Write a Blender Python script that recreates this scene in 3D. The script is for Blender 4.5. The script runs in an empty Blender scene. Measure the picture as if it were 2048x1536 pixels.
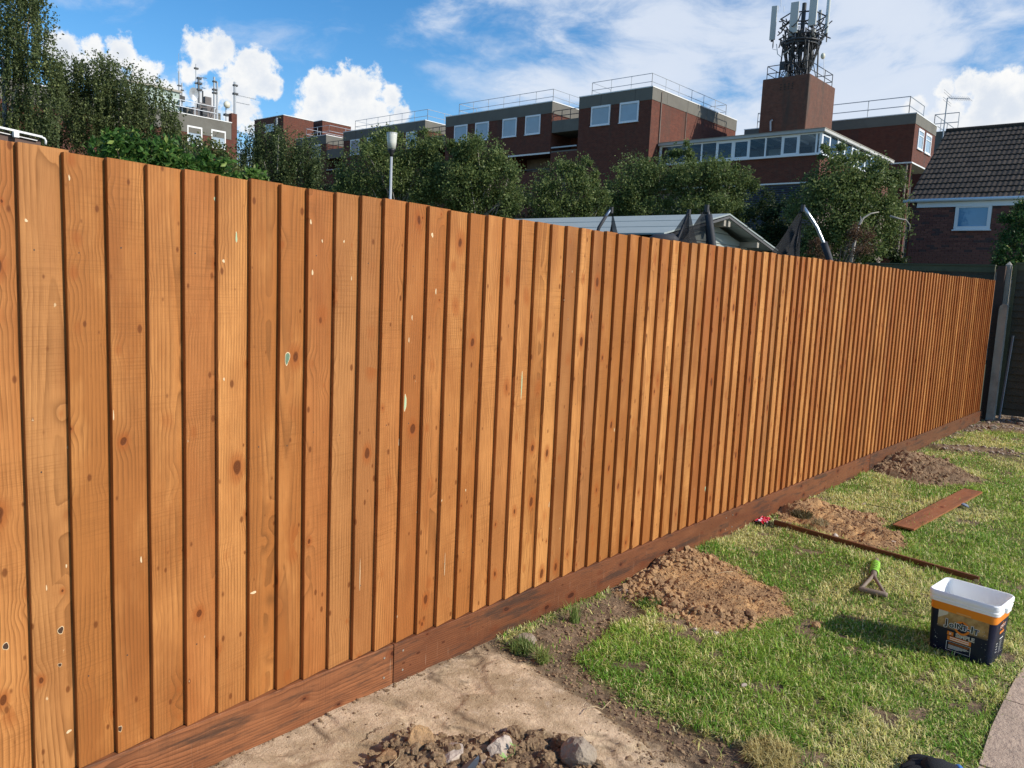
import bpy, math, random
import numpy as np
from mathutils import Vector, Matrix

# ------------------------------------------------------------------ camera, sky, sun
CAM = np.array([2.415, 0.0, 1.667])
PITCH, ROLL, YAW, FPX = math.radians(7.17421158), math.radians(2.61568556), math.radians(41.20724513), 1591.54
FW = np.array([-math.sin(YAW)*math.cos(PITCH), math.cos(YAW)*math.cos(PITCH), -math.sin(PITCH)])
_R0 = np.array([math.cos(YAW), math.sin(YAW), 0.0]); _U0 = np.cross(_R0, FW)
RT = math.cos(ROLL)*_R0 + math.sin(ROLL)*_U0
UP = -math.sin(ROLL)*_R0 + math.cos(ROLL)*_U0
scene = bpy.context.scene
COL = scene.collection
cam_data = bpy.data.cameras.new('camera'); cam = bpy.data.objects.new('camera', cam_data); COL.objects.link(cam)
cam.matrix_world = Matrix(((RT[0], UP[0], -FW[0], CAM[0]), (RT[1], UP[1], -FW[1], CAM[1]), (RT[2], UP[2], -FW[2], CAM[2]), (0, 0, 0, 1)))
cam_data.sensor_width = 36.0; cam_data.lens = 36.0*FPX/2048.0
cam_data.clip_start = 0.05; cam_data.clip_end = 3000
scene.camera = cam

SUN_EL, SUN_AZ = math.radians(32), math.radians(18)      # azimuth measured from +X towards +Y
SDIR = Vector((math.cos(SUN_EL)*math.cos(SUN_AZ), math.cos(SUN_EL)*math.sin(SUN_AZ), math.sin(SUN_EL)))
sun_data = bpy.data.lights.new('sun', 'SUN'); sun_data.energy = 5.0; sun_data.angle = math.radians(0.5); sun_data.color = (1.0, 0.93, 0.82)
sun = bpy.data.objects.new('sun', sun_data); COL.objects.link(sun)
sun.rotation_euler = SDIR.to_track_quat('Z', 'Y').to_euler(); sun.location = (10, 5, 20)
scene.view_settings.view_transform = 'Standard'; scene.view_settings.look = 'None'
scene.view_settings.exposure = 0.0; scene.view_settings.gamma = 1.0; scene.view_settings.use_curve_mapping = False
SKY_STRENGTH = 0.10

def ray(px, py): return FW + RT*(px-1024)/FPX - UP*(py-768)/FPX
def at_z(px, py, z=0.0): d = ray(px, py); return CAM + d*(z-CAM[2])/d[2]
def at_x(px, py, X): d = ray(px, py); return CAM + d*(X-CAM[0])/d[0]
def at_y(px, py, Y): d = ray(px, py); return CAM + d*(Y-CAM[1])/d[1]
def at_d(px, py, D): return CAM + ray(px, py)*D

# ------------------------------------------------------------------ node helper
class NT:
    def __init__(s, tree): s.t = tree; s.n = tree.nodes; s.l = tree.links
    def put(s, sock, v):
        if v is None: return
        if isinstance(v, bpy.types.NodeSocket): s.l.new(v, sock)
        elif isinstance(v, (tuple, list)):
            if len(v) == 3 and len(sock.default_value) == 4: v = (*v, 1.0)
            sock.default_value = v
        else: sock.default_value = v
    def new(s, kind, **kw):
        nd = s.n.new(kind)
        for k, v in kw.items(): setattr(nd, k, v)
        return nd
    def m(s, op, a, b=None, c=None, clamp=False):
        nd = s.new('ShaderNodeMath', operation=op, use_clamp=clamp)
        s.put(nd.inputs[0], a); s.put(nd.inputs[1], b); s.put(nd.inputs[2], c); return nd.outputs[0]
    def v(s, op, a, b=None, scale=None):
        nd = s.new('ShaderNodeVectorMath', operation=op)
        s.put(nd.inputs[0], a); s.put(nd.inputs[1], b)
        if scale is not None: s.put(nd.inputs['Scale'], scale)
        return nd.outputs['Value'] if op in ('DISTANCE', 'LENGTH', 'DOT_PRODUCT') else nd.outputs[0]
    def xyz(s, x=0.0, y=0.0, z=0.0):
        nd = s.new('ShaderNodeCombineXYZ'); s.put(nd.inputs[0], x); s.put(nd.inputs[1], y); s.put(nd.inputs[2], z); return nd.outputs[0]
    def sep(s, a): nd = s.new('ShaderNodeSeparateXYZ'); s.put(nd.inputs[0], a); return nd.outputs
    def noise(s, vec, scale=1.0, detail=2.0, rough=0.5, dist=0.0, col=False, norm=True):
        nd = s.new('ShaderNodeTexNoise'); s.put(nd.inputs['Vector'], vec); s.put(nd.inputs['Scale'], scale)
        nd.inputs['Detail'].default_value = detail; nd.inputs['Roughness'].default_value = rough; nd.inputs['Distortion'].default_value = dist
        return nd.outputs['Color'] if col else nd.outputs['Fac']
    def vor(s, vec, scale=1.0, feature='F1', rnd=1.0, dim='3D'):
        nd = s.new('ShaderNodeTexVoronoi', feature=feature, voronoi_dimensions=dim)
        s.put(nd.inputs['Vector'], vec); s.put(nd.inputs['Scale'], scale); nd.inputs['Randomness'].default_value = rnd
        return nd.outputs
    def ramp(s, f, a, b, lo=0.0, hi=1.0, smooth=True):
        nd = s.new('ShaderNodeMapRange', interpolation_type='SMOOTHSTEP' if smooth else 'LINEAR')
        s.put(nd.inputs['Value'], f); s.put(nd.inputs['From Min'], a); s.put(nd.inputs['From Max'], b)
        s.put(nd.inputs['To Min'], lo); s.put(nd.inputs['To Max'], hi); return nd.outputs[0]
    def mix(s, f, a, b, mode='MIX'):
        nd = s.new('ShaderNodeMix', data_type='RGBA', blend_type=mode, clamp_factor=True)
        s.put(nd.inputs[0], f); s.put(nd.inputs[6], a); s.put(nd.inputs[7], b); return nd.outputs[2]
    def bump(s, h, dist, strength=1.0, normal=None):
        nd = s.new('ShaderNodeBump'); nd.inputs['Strength'].default_value = strength; nd.inputs['Distance'].default_value = dist
        s.put(nd.inputs['Height'], h); s.put(nd.inputs['Normal'], normal); return nd.outputs[0]
    def attr(s, name): nd = s.new('ShaderNodeAttribute'); nd.attribute_name = name; return nd.outputs
    def coord(s, which='Object'): return s.new('ShaderNodeTexCoord').outputs[which]
    def world(s): return s.new('ShaderNodeNewGeometry').outputs['Position']

def new_mat(name):
    mt = bpy.data.materials.new(name); mt.use_nodes = True
    n = NT(mt.node_tree); b = n.n['Principled BSDF']
    return mt, n, b
MATS = {}
def simple(name, col, rough=0.6, metal=0.0, var=0.12, scale=8.0, bump=0.0, spec=0.5, bscale=None, dirt=0.0, dcol=(0.1, 0.08, 0.05)):
    if name in MATS: return MATS[name]
    mt, n, b = new_mat(name); P = n.world()
    c = n.mix(n.noise(P, scale, 4, 0.6), tuple(x*(1-var) for x in col), tuple(min(1, x*(1+var)) for x in col))
    if dirt > 0: c = n.mix(n.m('MULTIPLY', n.ramp(n.noise(P, scale*0.6, 5, 0.7), 0.45, 0.75), dirt), c, dcol)
    n.put(b.inputs['Base Color'], c); n.put(b.inputs['Roughness'], rough); n.put(b.inputs['Metallic'], metal)
    b.inputs['Specular IOR Level'].default_value = spec
    if bump > 0: n.put(b.inputs['Normal'], n.bump(n.noise(P, bscale or scale*4, 4, 0.6), bump))
    MATS[name] = mt; return mt

# ------------------------------------------------------------------ world: clear sky with cumulus and cirrus
wd = bpy.data.worlds.new('World'); scene.world = wd; wd.use_nodes = True
w = NT(wd.node_tree); bg = w.n['Background']
sky = w.new('ShaderNodeTexSky', sky_type='NISHITA'); sky.sun_disc = False
sky.sun_elevation = SUN_EL; sky.sun_rotation = math.atan2(SDIR.x, SDIR.y); sky.air_density = 1.0; sky.dust_density = 0.25; sky.ozone_density = 3.0
D = w.v('NORMALIZE', w.coord('Generated'))
skyc = w.new('ShaderNodeHueSaturation'); w.put(skyc.inputs['Saturation'], 1.32); w.put(skyc.inputs['Value'], 1.62); w.put(skyc.inputs['Color'], sky.outputs[0])
cir = w.v('MULTIPLY', D, (1.0, 1.0, 2.6))
wisp = w.noise(w.v('ADD', cir, w.v('SCALE', w.noise(cir, 2.2, 3, 0.5, col=True), scale=0.35)), 5.5, 8, 0.62)
def cloud_blobs(lst, scale=1.0):
    acc = None
    for (x, y, r) in lst:
        d = ray(x, y); d = d/np.linalg.norm(d); rr = r/FPX*scale
        q = w.ramp(w.v('DISTANCE', D, tuple(float(t) for t in d)), 0.0, rr, 1.0, 0.0, smooth=False)
        acc = q if acc is None else w.m('MAXIMUM', acc, q)
    return acc
veil = cloud_blobs([(1500, 40, 430), (1680, 130, 370), (1800, -80, 380), (1380, 150, 280), (1600, -350, 800), (1620, 210, 310), (1780, 210, 220), (1350, 60, 300)])
veil2 = cloud_blobs([(560, 40, 230), (1040, 60, 330), (450, -10, 200), (1000, 190, 330), (860, 130, 180), (640, 110, 90), (200, -300, 500), (700, -600, 500)])
vm = w.m('ADD', w.m('MULTIPLY', veil, 1.9), w.m('MULTIPLY', w.m('SUBTRACT', wisp, 0.5), 5.6))
vm = w.ramp(vm, 0.15, 1.75, 0.0, 0.90)
vm2 = w.m('ADD', w.m('MULTIPLY', veil2, 0.75), w.m('MULTIPLY', w.m('SUBTRACT', wisp, 0.5), 3.6))
vm2 = w.ramp(vm2, 0.25, 1.3, 0.0, 0.60)
gen = w.ramp(w.noise(cir, 2.4, 7, 0.6), 0.56, 0.80, 0.0, 0.45)
gen = w.m('MULTIPLY', gen, w.ramp(w.v('DOT_PRODUCT', D, tuple(FW)), 0.72, 0.55, 0.0, 1.0))
vall = w.m('MAXIMUM', w.m('MAXIMUM', vm, vm2), gen)
c1 = w.mix(vall, skyc.outputs[0], w.mix(wisp, (6.4, 7.3, 8.9), (8.3, 8.8, 9.6)))
cum = cloud_blobs([(650, 195, 62), (700, 178, 62), (735, 180, 58), (785, 192, 48), (690, 225, 85), (745, 235, 85), (628, 212, 40), (640, 250, 70), (800, 230, 40),
    (398, 92, 48), (430, 108, 52), (400, 130, 30), (505, 138, 58), (470, 175, 66), (525, 165, 42), (430, 195, 60), (375, 150, 34), (480, 225, 60),
    (245, 110, 46), (290, 145, 52), (215, 150, 50), (330, 190, 60), (125, 95, 40), (150, 130, 40), (190, 100, 30),
    (1985, 192, 62), (1930, 178, 46), (2020, 222, 62), (1900, 225, 52), (1965, 250, 75), (1895, 180, 30), (1870, 240, 40), (2060, 190, 50), (1830, 215, 34)], 0.96)
ed = w.noise(D, 42.0, 10, 0.66)
ed2 = w.noise(D, 11.0, 4, 0.5)
cm = w.m('ADD', cum, w.m('ADD', w.m('MULTIPLY', w.m('SUBTRACT', ed, 0.5), 1.7), w.m('MULTIPLY', w.m('SUBTRACT', ed2, 0.5), 1.3)))
cmask = w.m('MULTIPLY', w.ramp(cm, 0.16, 0.52), w.ramp(cum, 0.0, 0.12))
shade = w.ramp(w.m('ADD', cm, w.m('MULTIPLY', w.m('SUBTRACT', w.noise(w.v('ADD', D, (0.012, 0.0, 0.02)), 16.0, 7, 0.62), 0.5), 2.2)), 0.10, 1.35)
cumc = w.mix(shade, (9.9, 9.9, 9.8), (7.3, 7.9, 8.8))
c2 = w.mix(cmask, c1, cumc)
w.put(bg.inputs['Color'], c2); bg.inputs['Strength'].default_value = SKY_STRENGTH

# ------------------------------------------------------------------ mesh helpers
ORI = {}
def tag(o, label=None, cat=None, group=None, kind=None):
    if label: o['label'] = label
    if cat: o['category'] = cat
    if group: o['group'] = group
    if kind: o['kind'] = kind
    return o
def thing(name, loc, label, cat, group=None):
    o = bpy.data.objects.new(name, None); COL.objects.link(o); o.location = tuple(float(t) for t in loc); o.empty_display_size = 0.1
    ORI[o.name] = np.array([float(t) for t in loc]); tag(o, label, cat, group); return o
def link(name, me, parent=None, loc=None):
    o = bpy.data.objects.new(name, me); COL.objects.link(o)
    if parent is not None: o.parent = parent
    if loc is not None: o.location = tuple(float(t) for t in loc)
    return o
def mesh_np(name, V, Fq, mat, smooth=False, cols=None, uvs=None):
    V = np.asarray(V, dtype=np.float32); Fq = np.asarray(Fq, dtype=np.int32); k = Fq.shape[1]
    me = bpy.data.meshes.new(name); me.vertices.add(len(V)); me.vertices.foreach_set('co', V.ravel())
    me.loops.add(Fq.size); me.loops.foreach_set('vertex_index', Fq.ravel())
    me.polygons.add(len(Fq)); me.polygons.foreach_set('loop_start', np.arange(0, Fq.size, k, dtype=np.int32))
    me.polygons.foreach_set('use_smooth', np.full(len(Fq), smooth))
    me.update(calc_edges=True)
    if cols is not None:
        a = me.attributes.new('Col', 'FLOAT_COLOR', 'POINT'); c4 = np.ones((len(V), 4), dtype=np.float32); c4[:, :3] = cols; a.data.foreach_set('color', c4.ravel())
    me.materials.append(mat); return me
class MB:
    def __init__(s): s.v = []; s.f = []
    def add(s, vs, fs): b = len(s.v); s.v += [tuple(float(t) for t in q) for q in vs]; s.f += [tuple(i+b for i in q) for q in fs]; return s
    def box(s, x0, x1, y0, y1, z0, z1):
        return s.add([(x0, y0, z0), (x1, y0, z0), (x1, y1, z0), (x0, y1, z0), (x0, y0, z1), (x1, y0, z1), (x1, y1, z1), (x0, y1, z1)],
                     [(0, 3, 2, 1), (4, 5, 6, 7), (0, 1, 5, 4), (1, 2, 6, 5), (2, 3, 7, 6), (3, 0, 4, 7)])
    def tube(s, pts, r, n=8, cap=True):
        pts = [np.array(p, dtype=float) for p in pts]; rs = r if isinstance(r, (list, tuple)) else [r]*len(pts)
        base = len(s.v); prev = None
        for i, p in enumerate(pts):
            t = pts[min(i+1, len(pts)-1)] - pts[max(i-1, 0)]; t = t/(np.linalg.norm(t)+1e-9)
            a = np.array([0, 0, 1.0]) if prev is None else prev
            if prev is None and abs(t[2]) > 0.9: a = np.array([1.0, 0, 0])
            u = a - t*np.dot(a, t); u = u/(np.linalg.norm(u)+1e-9); prev = u; v = np.cross(t, u)
            for k in range(n):
                q = p + rs[i]*(u*math.cos(2*math.pi*k/n) + v*math.sin(2*math.pi*k/n)); s.v.append(tuple(q))
        for i in range(len(pts)-1):
            for k in range(n):
                a0 = base+i*n+k; a1 = base+i*n+(k+1) % n; s.f.append((a0, a1, a1+n, a0+n))
        if cap: s.f.append(tuple(base+k for k in reversed(range(n)))); s.f.append(tuple(base+(len(pts)-1)*n+k for k in range(n)))
        return s
    def beam(s, a, b, wd_, ht):
        a = np.array(a, float); b = np.array(b, float); t = (b-a)/np.linalg.norm(b-a); side = np.cross(t, [0, 0, 1.0])
        if np.linalg.norm(side) < 1e-3: side = np.array([1.0, 0, 0])
        side /= np.linalg.norm(side); up = np.cross(side, t); side = side*wd_/2; up = up*ht/2
        vs = [p + i*side + j*up for p in (a, b) for (i, j) in ((-1, -1), (1, -1), (1, 1), (-1, 1))]
        return s.add(vs, [(0, 1, 2, 3), (7, 6, 5, 4), (0, 4, 5, 1), (1, 5, 6, 2), (2, 6, 7, 3), (3, 7, 4, 0)])
    def blob(s, c, r, seed=0, sub=1, jag=0.25, flat=1.0):
        V0, F0 = ICO[sub]; rg = np.random.default_rng(seed)
        f = 1 + jag*(rg.random(len(V0))-0.5)*2; sc = np.array(r if hasattr(r, '__len__') else (r, r, r*flat))
        return s.add([tuple(np.array(c)+V0[i]*f[i]*sc) for i in range(len(V0))], [tuple(q) for q in F0])
    def mesh(s, name, mat, smooth=False, origin=None, bevel=0.0):
        me = bpy.data.meshes.new(name); o = origin if origin is not None else (0, 0, 0)
        me.from_pydata([(a-o[0], b-o[1], c-o[2]) for a, b, c in s.v], [], s.f)
        if smooth: me.polygons.foreach_set('use_smooth', [True]*len(me.polygons))
        me.materials.append(mat); me.update(); return me
    def build(s, name, mat, parent=None, smooth=False, root=None, bevel=0.0):
        o0 = (0, 0, 0)
        if parent is not None:
            r = parent
            while r.parent is not None: r = r.parent
            o0 = ORI.get(r.name, (0, 0, 0))
        ob = link(name, s.mesh(name, mat, smooth, o0), parent)
        if bevel > 0:
            md = ob.modifiers.new('bevel', 'BEVEL'); md.width = bevel; md.segments = 2; md.limit_method = 'ANGLE'
        return ob
def make_ico():
    t = (1+5**0.5)/2
    V = [(-1, t, 0), (1, t, 0), (-1, -t, 0), (1, -t, 0), (0, -1, t), (0, 1, t), (0, -1, -t), (0, 1, -t), (t, 0, -1), (t, 0, 1), (-t, 0, -1), (-t, 0, 1)]
    V = [np.array(v, float)/np.linalg.norm(v) for v in V]
    Fc = [(0, 11, 5), (0, 5, 1), (0, 1, 7), (0, 7, 10), (0, 10, 11), (1, 5, 9), (5, 11, 4), (11, 10, 2), (10, 7, 6), (7, 1, 8), (3, 9, 4), (3, 4, 2), (3, 2, 6), (3, 6, 8), (3, 8, 9), (4, 9, 5), (2, 4, 11), (6, 2, 10), (8, 6, 7), (9, 8, 1)]
    out = {0: (np.array(V), list(Fc))}
    for lv in (1, 2, 3):
        cache = {}; nf = []
        def mid(a, b):
            k = (min(a, b), max(a, b))
            if k not in cache: m_ = V[a]+V[b]; V.append(m_/np.linalg.norm(m_)); cache[k] = len(V)-1
            return cache[k]
        for a, b, c in Fc:
            ab, bc, ca = mid(a, b), mid(b, c), mid(c, a); nf += [(a, ab, ca), (b, bc, ab), (c, ca, bc), (ab, bc, ca)]
        Fc = nf; out[lv] = (np.array(V), list(Fc))
    return out
ICO = make_ico()
def vnoise(x, y, scale, seed=0, octv=4, rough=0.5):
    out = 0; amp = 1; tot = 0
    for o in range(octv):
        s_ = scale*(2**o); X = np.asarray(x)*s_+seed*17.3+o*31.7; Y = np.asarray(y)*s_+seed*7.1+o*13.3
        xi = np.floor(X).astype(np.int64); yi = np.floor(Y).astype(np.int64); fx = X-xi; fy = Y-yi; fx = fx*fx*(3-2*fx); fy = fy*fy*(3-2*fy)
        def h(i, j):
            n_ = (i*374761393 + j*668265263 + seed*1274126177) & 0xffffffff; n_ = ((n_ ^ (n_ >> 13))*1274126177) & 0xffffffff; n_ = n_ ^ (n_ >> 16); return (n_ & 0xffff)/65535.0
        v_ = h(xi, yi)*(1-fx)*(1-fy)+h(xi+1, yi)*fx*(1-fy)+h(xi, yi+1)*(1-fx)*fy+h(xi+1, yi+1)*fx*fy
        out = out+amp*v_; tot += amp; amp *= rough
    return out/tot
def poly_sd(X, Y, poly):
    """signed distance, positive inside"""
    P = np.array([(p[0], p[1]) for p in poly]); n_ = len(P); ins = np.zeros(X.shape, bool); dm = np.full(X.shape, 1e9)
    for i in range(n_):
        a = P[i]; b = P[(i+1) % n_]
        c_ = ((a[1] > Y) != (b[1] > Y)) & (X < (b[0]-a[0])*(Y-a[1])/(b[1]-a[1]+1e-12)+a[0]); ins ^= c_
        e = b-a; t = np.clip(((X-a[0])*e[0]+(Y-a[1])*e[1])/(e@e+1e-12), 0, 1)
        dm = np.minimum(dm, np.hypot(X-a[0]-t*e[0], Y-a[1]-t*e[1]))
    return np.where(ins, dm, -dm)
def smooth01(a, lo, hi): t = np.clip((a-lo)/(hi-lo), 0, 1); return t*t*(3-2*t)

# ------------------------------------------------------------------ materials
def wood_mat(name, dark, mid, light, axis='z', knot=1.0, rough=0.55, satv=1.0, cracks=0.0, warp=1.0):
    """softwood: growth rings bending round knots, saw marks, per-board tone. axis = direction of the grain"""
    mt, n, b = new_mat(name)
    O = n.coord('Object'); oi = n.new('ShaderNodeObjectInfo'); rnd = oi.outputs['Random']
    s_ = n.sep(O)
    if axis == 'z': lng, acr = s_[2], n.m('ADD', s_[1], n.m('MULTIPLY', s_[0], 0.7))
    elif axis == 'y': lng, acr = s_[1], n.m('ADD', s_[2], n.m('MULTIPLY', s_[0], 0.7))
    else: lng, acr = s_[0], n.m('ADD', s_[1], n.m('MULTIPLY', s_[2], 0.7))
    seedv = n.m('MULTIPLY', rnd, 97.0)
    P = n.xyz(acr, n.m('ADD', lng, seedv), seedv)                    # 2-D board coordinates, shifted per board
    # knots
    kp = n.xyz(n.m('MULTIPLY', acr, 12.0), n.m('MULTIPLY', n.m('ADD', lng, seedv), 7.0), seedv)
    kp = n.v('ADD', kp, n.v('SCALE', n.v('SUBTRACT', n.noise(P, 9.0, 2, 0.5, col=True), (0.5, 0.5, 0.5)), scale=0.25))
    vo = n.vor(kp, 1.0, 'F1', 1.0); kd = vo['Distance']; kc = n.sep(vo['Color'])
    krad = n.m('MULTIPLY', n.m('POWER', kc[0], 1.7), 0.20*knot)
    krad = n.m('ADD', krad, 0.028*knot)
    on = n.m('GREATER_THAN', kc[1], 0.12)
    kin = n.m('MULTIPLY', on, n.ramp(kd, n.m('MULTIPLY', krad, 0.75), krad, 1.0, 0.0))
    halo = n.m('MULTIPLY', on, n.ramp(kd, n.m('MULTIPLY', krad, 0.9), n.m('ADD', n.m('MULTIPLY', krad, 2.2), 0.05), 1.0, 0.0))
    # small pin knots
    kp2 = n.xyz(n.m('MULTIPLY', acr, 26.0), n.m('MULTIPLY', n.m('ADD', lng, seedv), 13.0), n.m('ADD', seedv, 5.0))
    vo2 = n.vor(kp2, 1.0, 'F1', 1.0); kc2 = n.sep(vo2['Color'])
    pin = n.m('MULTIPLY', n.m('GREATER_THAN', kc2[0], 0.50), n.ramp(vo2['Distance'], n.m('MULTIPLY', kc2[1], 0.12), n.m('ADD', n.m('MULTIPLY', kc2[1], 0.14), 0.09), 1.0, 0.0))
    # growth rings
    lowf = n.noise(n.xyz(n.m('MULTIPLY', acr, 5.0), n.m('MULTIPLY', n.m('ADD', lng, seedv), 0.8*warp), seedv), 1.0, 2, 0.5)
    cx = n.m('MULTIPLY', n.m('SUBTRACT', n.m('FRACT', n.m('MULTIPLY', rnd, 13.7)), 0.35), 0.25)
    da = n.m('SUBTRACT', acr, cx)
    rr = n.m('SQRT', n.m('ADD', n.m('MULTIPLY', da, da), n.m('POWER', n.m('ADD', 0.012, n.m('MULTIPLY', lowf, 0.06)), 2.0)))
    g = n.m('ADD', n.m('MULTIPLY', rr, 105.0), n.m('MULTIPLY', n.ramp(kd, 0.0, 0.48, 1.0, 0.0), n.m('MULTIPLY', on, 1.3)))
    g = n.m('ADD', g, n.m('MULTIPLY', n.noise(n.xyz(n.m('MULTIPLY', acr, 14.0), n.m('MULTIPLY', n.m('ADD', lng, seedv), 2.5), 0.0), 1.0, 4, 0.6), 0.75))
    g = n.m('ADD', g, n.m('MULTIPLY', lowf, 2.2))
    saw = n.m('FRACT', g)
    ring = n.m('MULTIPLY', n.m('POWER', saw, 2.4), n.ramp(saw, 0.9, 1.0, 1.0, 0.0))
    fib = n.noise(n.xyz(n.m('MULTIPLY', acr, 620.0), n.m('MULTIPLY', n.m('ADD', lng, seedv), 9.0), seedv), 1.0, 3, 0.6)
    sawm = n.noise(n.xyz(n.m('MULTIPLY', acr, 6.0), n.m('MULTIPLY', n.m('ADD', lng, seedv), 330.0), seedv), 1.0, 2, 0.5)
    sawm2 = n.ramp(n.noise(P, 3.0, 2, 0.5), 0.4, 0.65)
    blot = n.noise(n.xyz(n.m('MULTIPLY', acr, 8.0), n.m('MULTIPLY', n.m('ADD', lng, seedv), 2.2), seedv), 1.0, 4, 0.6)
    tone = n.m('FRACT', n.m('MULTIPLY', rnd, 7.31)); tone2 = n.m('FRACT', n.m('MULTIPLY', rnd, 31.7))
    f = n.m('ADD', n.m('MULTIPLY', blot, 1.9), n.m('ADD', n.m('MULTIPLY', n.m('SUBTRACT', tone, 0.5), 0.80), -0.46))
    tone3 = n.m('FRACT', n.m('MULTIPLY', rnd, 53.1))
    c = n.mix(n.ramp(f, 0.15, 0.9, smooth=False), dark, light)
    c = n.mix(n.m('MULTIPLY', tone2, 0.62), c, mid)
    c = n.mix(n.m('MULTIPLY', n.m('GREATER_THAN', tone3, 0.86), 0.55), c, (mid[0]*1.05, mid[1]*1.55, mid[2]*1.9))
    lb = n.ramp(n.noise(n.xyz(n.m('MULTIPLY', acr, 5.0), n.m('MULTIPLY', n.m('ADD', lng, seedv), 1.1), n.m('ADD', seedv, 3.0)), 1.0, 3, 0.55), 0.50, 0.72)
    c = n.mix(n.m('MULTIPLY', lb, 0.42), c, (dark[0]*0.55, dark[1]*0.42, dark[2]*0.40))
    c = n.mix(n.m('MULTIPLY', ring, n.ramp(n.noise(P, 4.0, 3, 0.6), 0.35, 0.65, 0.35, 0.95)), c, tuple(x*0.42 for x in dark))
    c = n.mix(n.m('MULTIPLY', n.ramp(fib, 0.40, 0.72), 0.46), c, tuple(x*0.55 for x in dark))
    c = n.mix(n.m('MULTIPLY', n.m('MULTIPLY', n.ramp(sawm, 0.45, 0.72), sawm2), 0.36), c, tuple(x*0.5 for x in dark))
    c = n.mix(n.m('MULTIPLY', halo, 0.62), c, (dark[0]*0.78, dark[1]*0.55, dark[2]*0.42))
    kring = n.m('FRACT', n.m('MULTIPLY', kd, 38.0))
    c = n.mix(n.m('MULTIPLY', kin, 0.86), c, n.mix(kring, (dark[0]*0.36, dark[1]*0.25, dark[2]*0.22), (dark[0]*0.14, dark[1]*0.09, dark[2]*0.09)))
    c = n.mix(n.m('MULTIPLY', pin, 0.75), c, (dark[0]*0.30, dark[1]*0.2, dark[2]*0.16))
    fleck = n.m('MULTIPLY', n.m('GREATER_THAN', kc2[2], 0.93), n.ramp(n.m('ADD', vo2['Distance'], n.m('MULTIPLY', n.m('SUBTRACT', n.noise(P, 210.0, 2, 0.5), 0.5), 0.12)), 0.05, 0.085, 1.0, 0.0))
    c = n.mix(n.m('MULTIPLY', fleck, 0.6), c, (0.66, 0.50, 0.30))
    # bare pale chips where the stain missed
    chip = n.vor(n.xyz(n.m('MULTIPLY', acr, 7.0), n.m('MULTIPLY', n.m('ADD', lng, seedv), 2.6), n.m('ADD', seedv, 11.0)), 1.0)
    cc = n.sep(chip['Color']); chp = n.m('MULTIPLY', n.m('GREATER_THAN', cc[0], 0.80), n.ramp(n.m('ADD', chip['Distance'], n.m('MULTIPLY', n.m('SUBTRACT', n.noise(P, 160.0, 2, 0.5), 0.5), 0.10)), 0.034, 0.055, 1.0, 0.0))
    c = n.mix(n.m('MULTIPLY', chp, 0.85), c, (0.68, 0.56, 0.36))
    if cracks > 0:
        stain = n.ramp(n.noise(n.xyz(n.m('MULTIPLY', acr, 16.0), n.m('MULTIPLY', n.m('ADD', lng, seedv), 1.9), 3.0), 1.0, 7, 0.72), 0.48, 0.64)
        c = n.mix(n.m('MULTIPLY', stain, cracks), c, (0.045, 0.028, 0.02))
        sc = n.ramp(n.noise(n.xyz(n.m('MULTIPLY', acr, 6.0), n.m('MULTIPLY', n.m('ADD', lng, seedv), 120.0), 8.0), 1.0, 3, 0.5), 0.66, 0.74)
        c = n.mix(n.m('MULTIPLY', sc, 0.22), c, (0.55, 0.38, 0.26))
    n.put(b.inputs['Base Color'], c)
    n.put(b.inputs['Roughness'], n.m('ADD', rough, n.m('MULTIPLY', ring, 0.12))); b.inputs['Specular IOR Level'].default_value = 0.22
    h = n.m('ADD', n.m('MULTIPLY', ring, -0.5), n.m('ADD', n.m('MULTIPLY', fib, 0.35), n.m('ADD', n.m('MULTIPLY', n.m('MULTIPLY', sawm, sawm2), 0.5), n.m('MULTIPLY', kin, -0.6))))
    n.put(b.inputs['Normal'], n.bump(h, 0.0012, 0.8))
    return mt
M_board = wood_mat('stained_board', (0.37, 0.138, 0.034), (0.345, 0.105, 0.030), (0.67, 0.315, 0.098), 'z')
M_gravelb = wood_mat('treated_gravel_board', (0.165, 0.056, 0.023), (0.14, 0.048, 0.020), (0.31, 0.118, 0.048), 'y', knot=1.0, rough=0.6, cracks=0.78)
M_plank = wood_mat('loose_plank', (0.36, 0.14, 0.055), (0.30, 0.10, 0.04), (0.46, 0.20, 0.09), 'x', knot=0.9, cracks=0.35)
M_batten = wood_mat('loose_batten', (0.20, 0.075, 0.03), (0.16, 0.055, 0.02), (0.28, 0.11, 0.05), 'x', knot=0.7, cracks=0.3)
M_oldwood = simple('old_dark_timber', (0.055, 0.048, 0.030), 0.85, var=0.4, scale=9, bump=0.004)
M_oldrail = simple('weathered_green_timber', (0.085, 0.085, 0.045), 0.85, var=0.35, scale=6, bump=0.004)
M_conc = simple('old_concrete', (0.33, 0.30, 0.25), 0.9, var=0.2, scale=5, bump=0.004, dirt=0.5, dcol=(0.09, 0.08, 0.06))
M_band = simple('parapet_render', (0.15, 0.143, 0.122), 0.9, var=0.22, scale=0.9, bump=0.004, dirt=0.45, dcol=(0.10, 0.09, 0.075))
M_coping = simple('white_coping', (0.72, 0.72, 0.70), 0.5, var=0.08, scale=2)
M_upvc = simple('white_window_plastic', (0.78, 0.80, 0.82), 0.35, var=0.04, scale=3)
M_rail = simple('galvanised_rail', (0.36, 0.38, 0.40), 0.45, 0.3, var=0.15, scale=3)
M_darkrail = simple('dark_steel', (0.035, 0.038, 0.042), 0.5, 0.3, var=0.2, scale=3)
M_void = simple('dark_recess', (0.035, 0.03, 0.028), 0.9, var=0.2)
M_antw = simple('antenna_panel_grey', (0.50, 0.52, 0.50), 0.5, var=0.1, scale=1.5)
M_felt = simple('roof_felt', (0.10, 0.10, 0.10), 0.9, var=0.2, scale=1)
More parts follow.
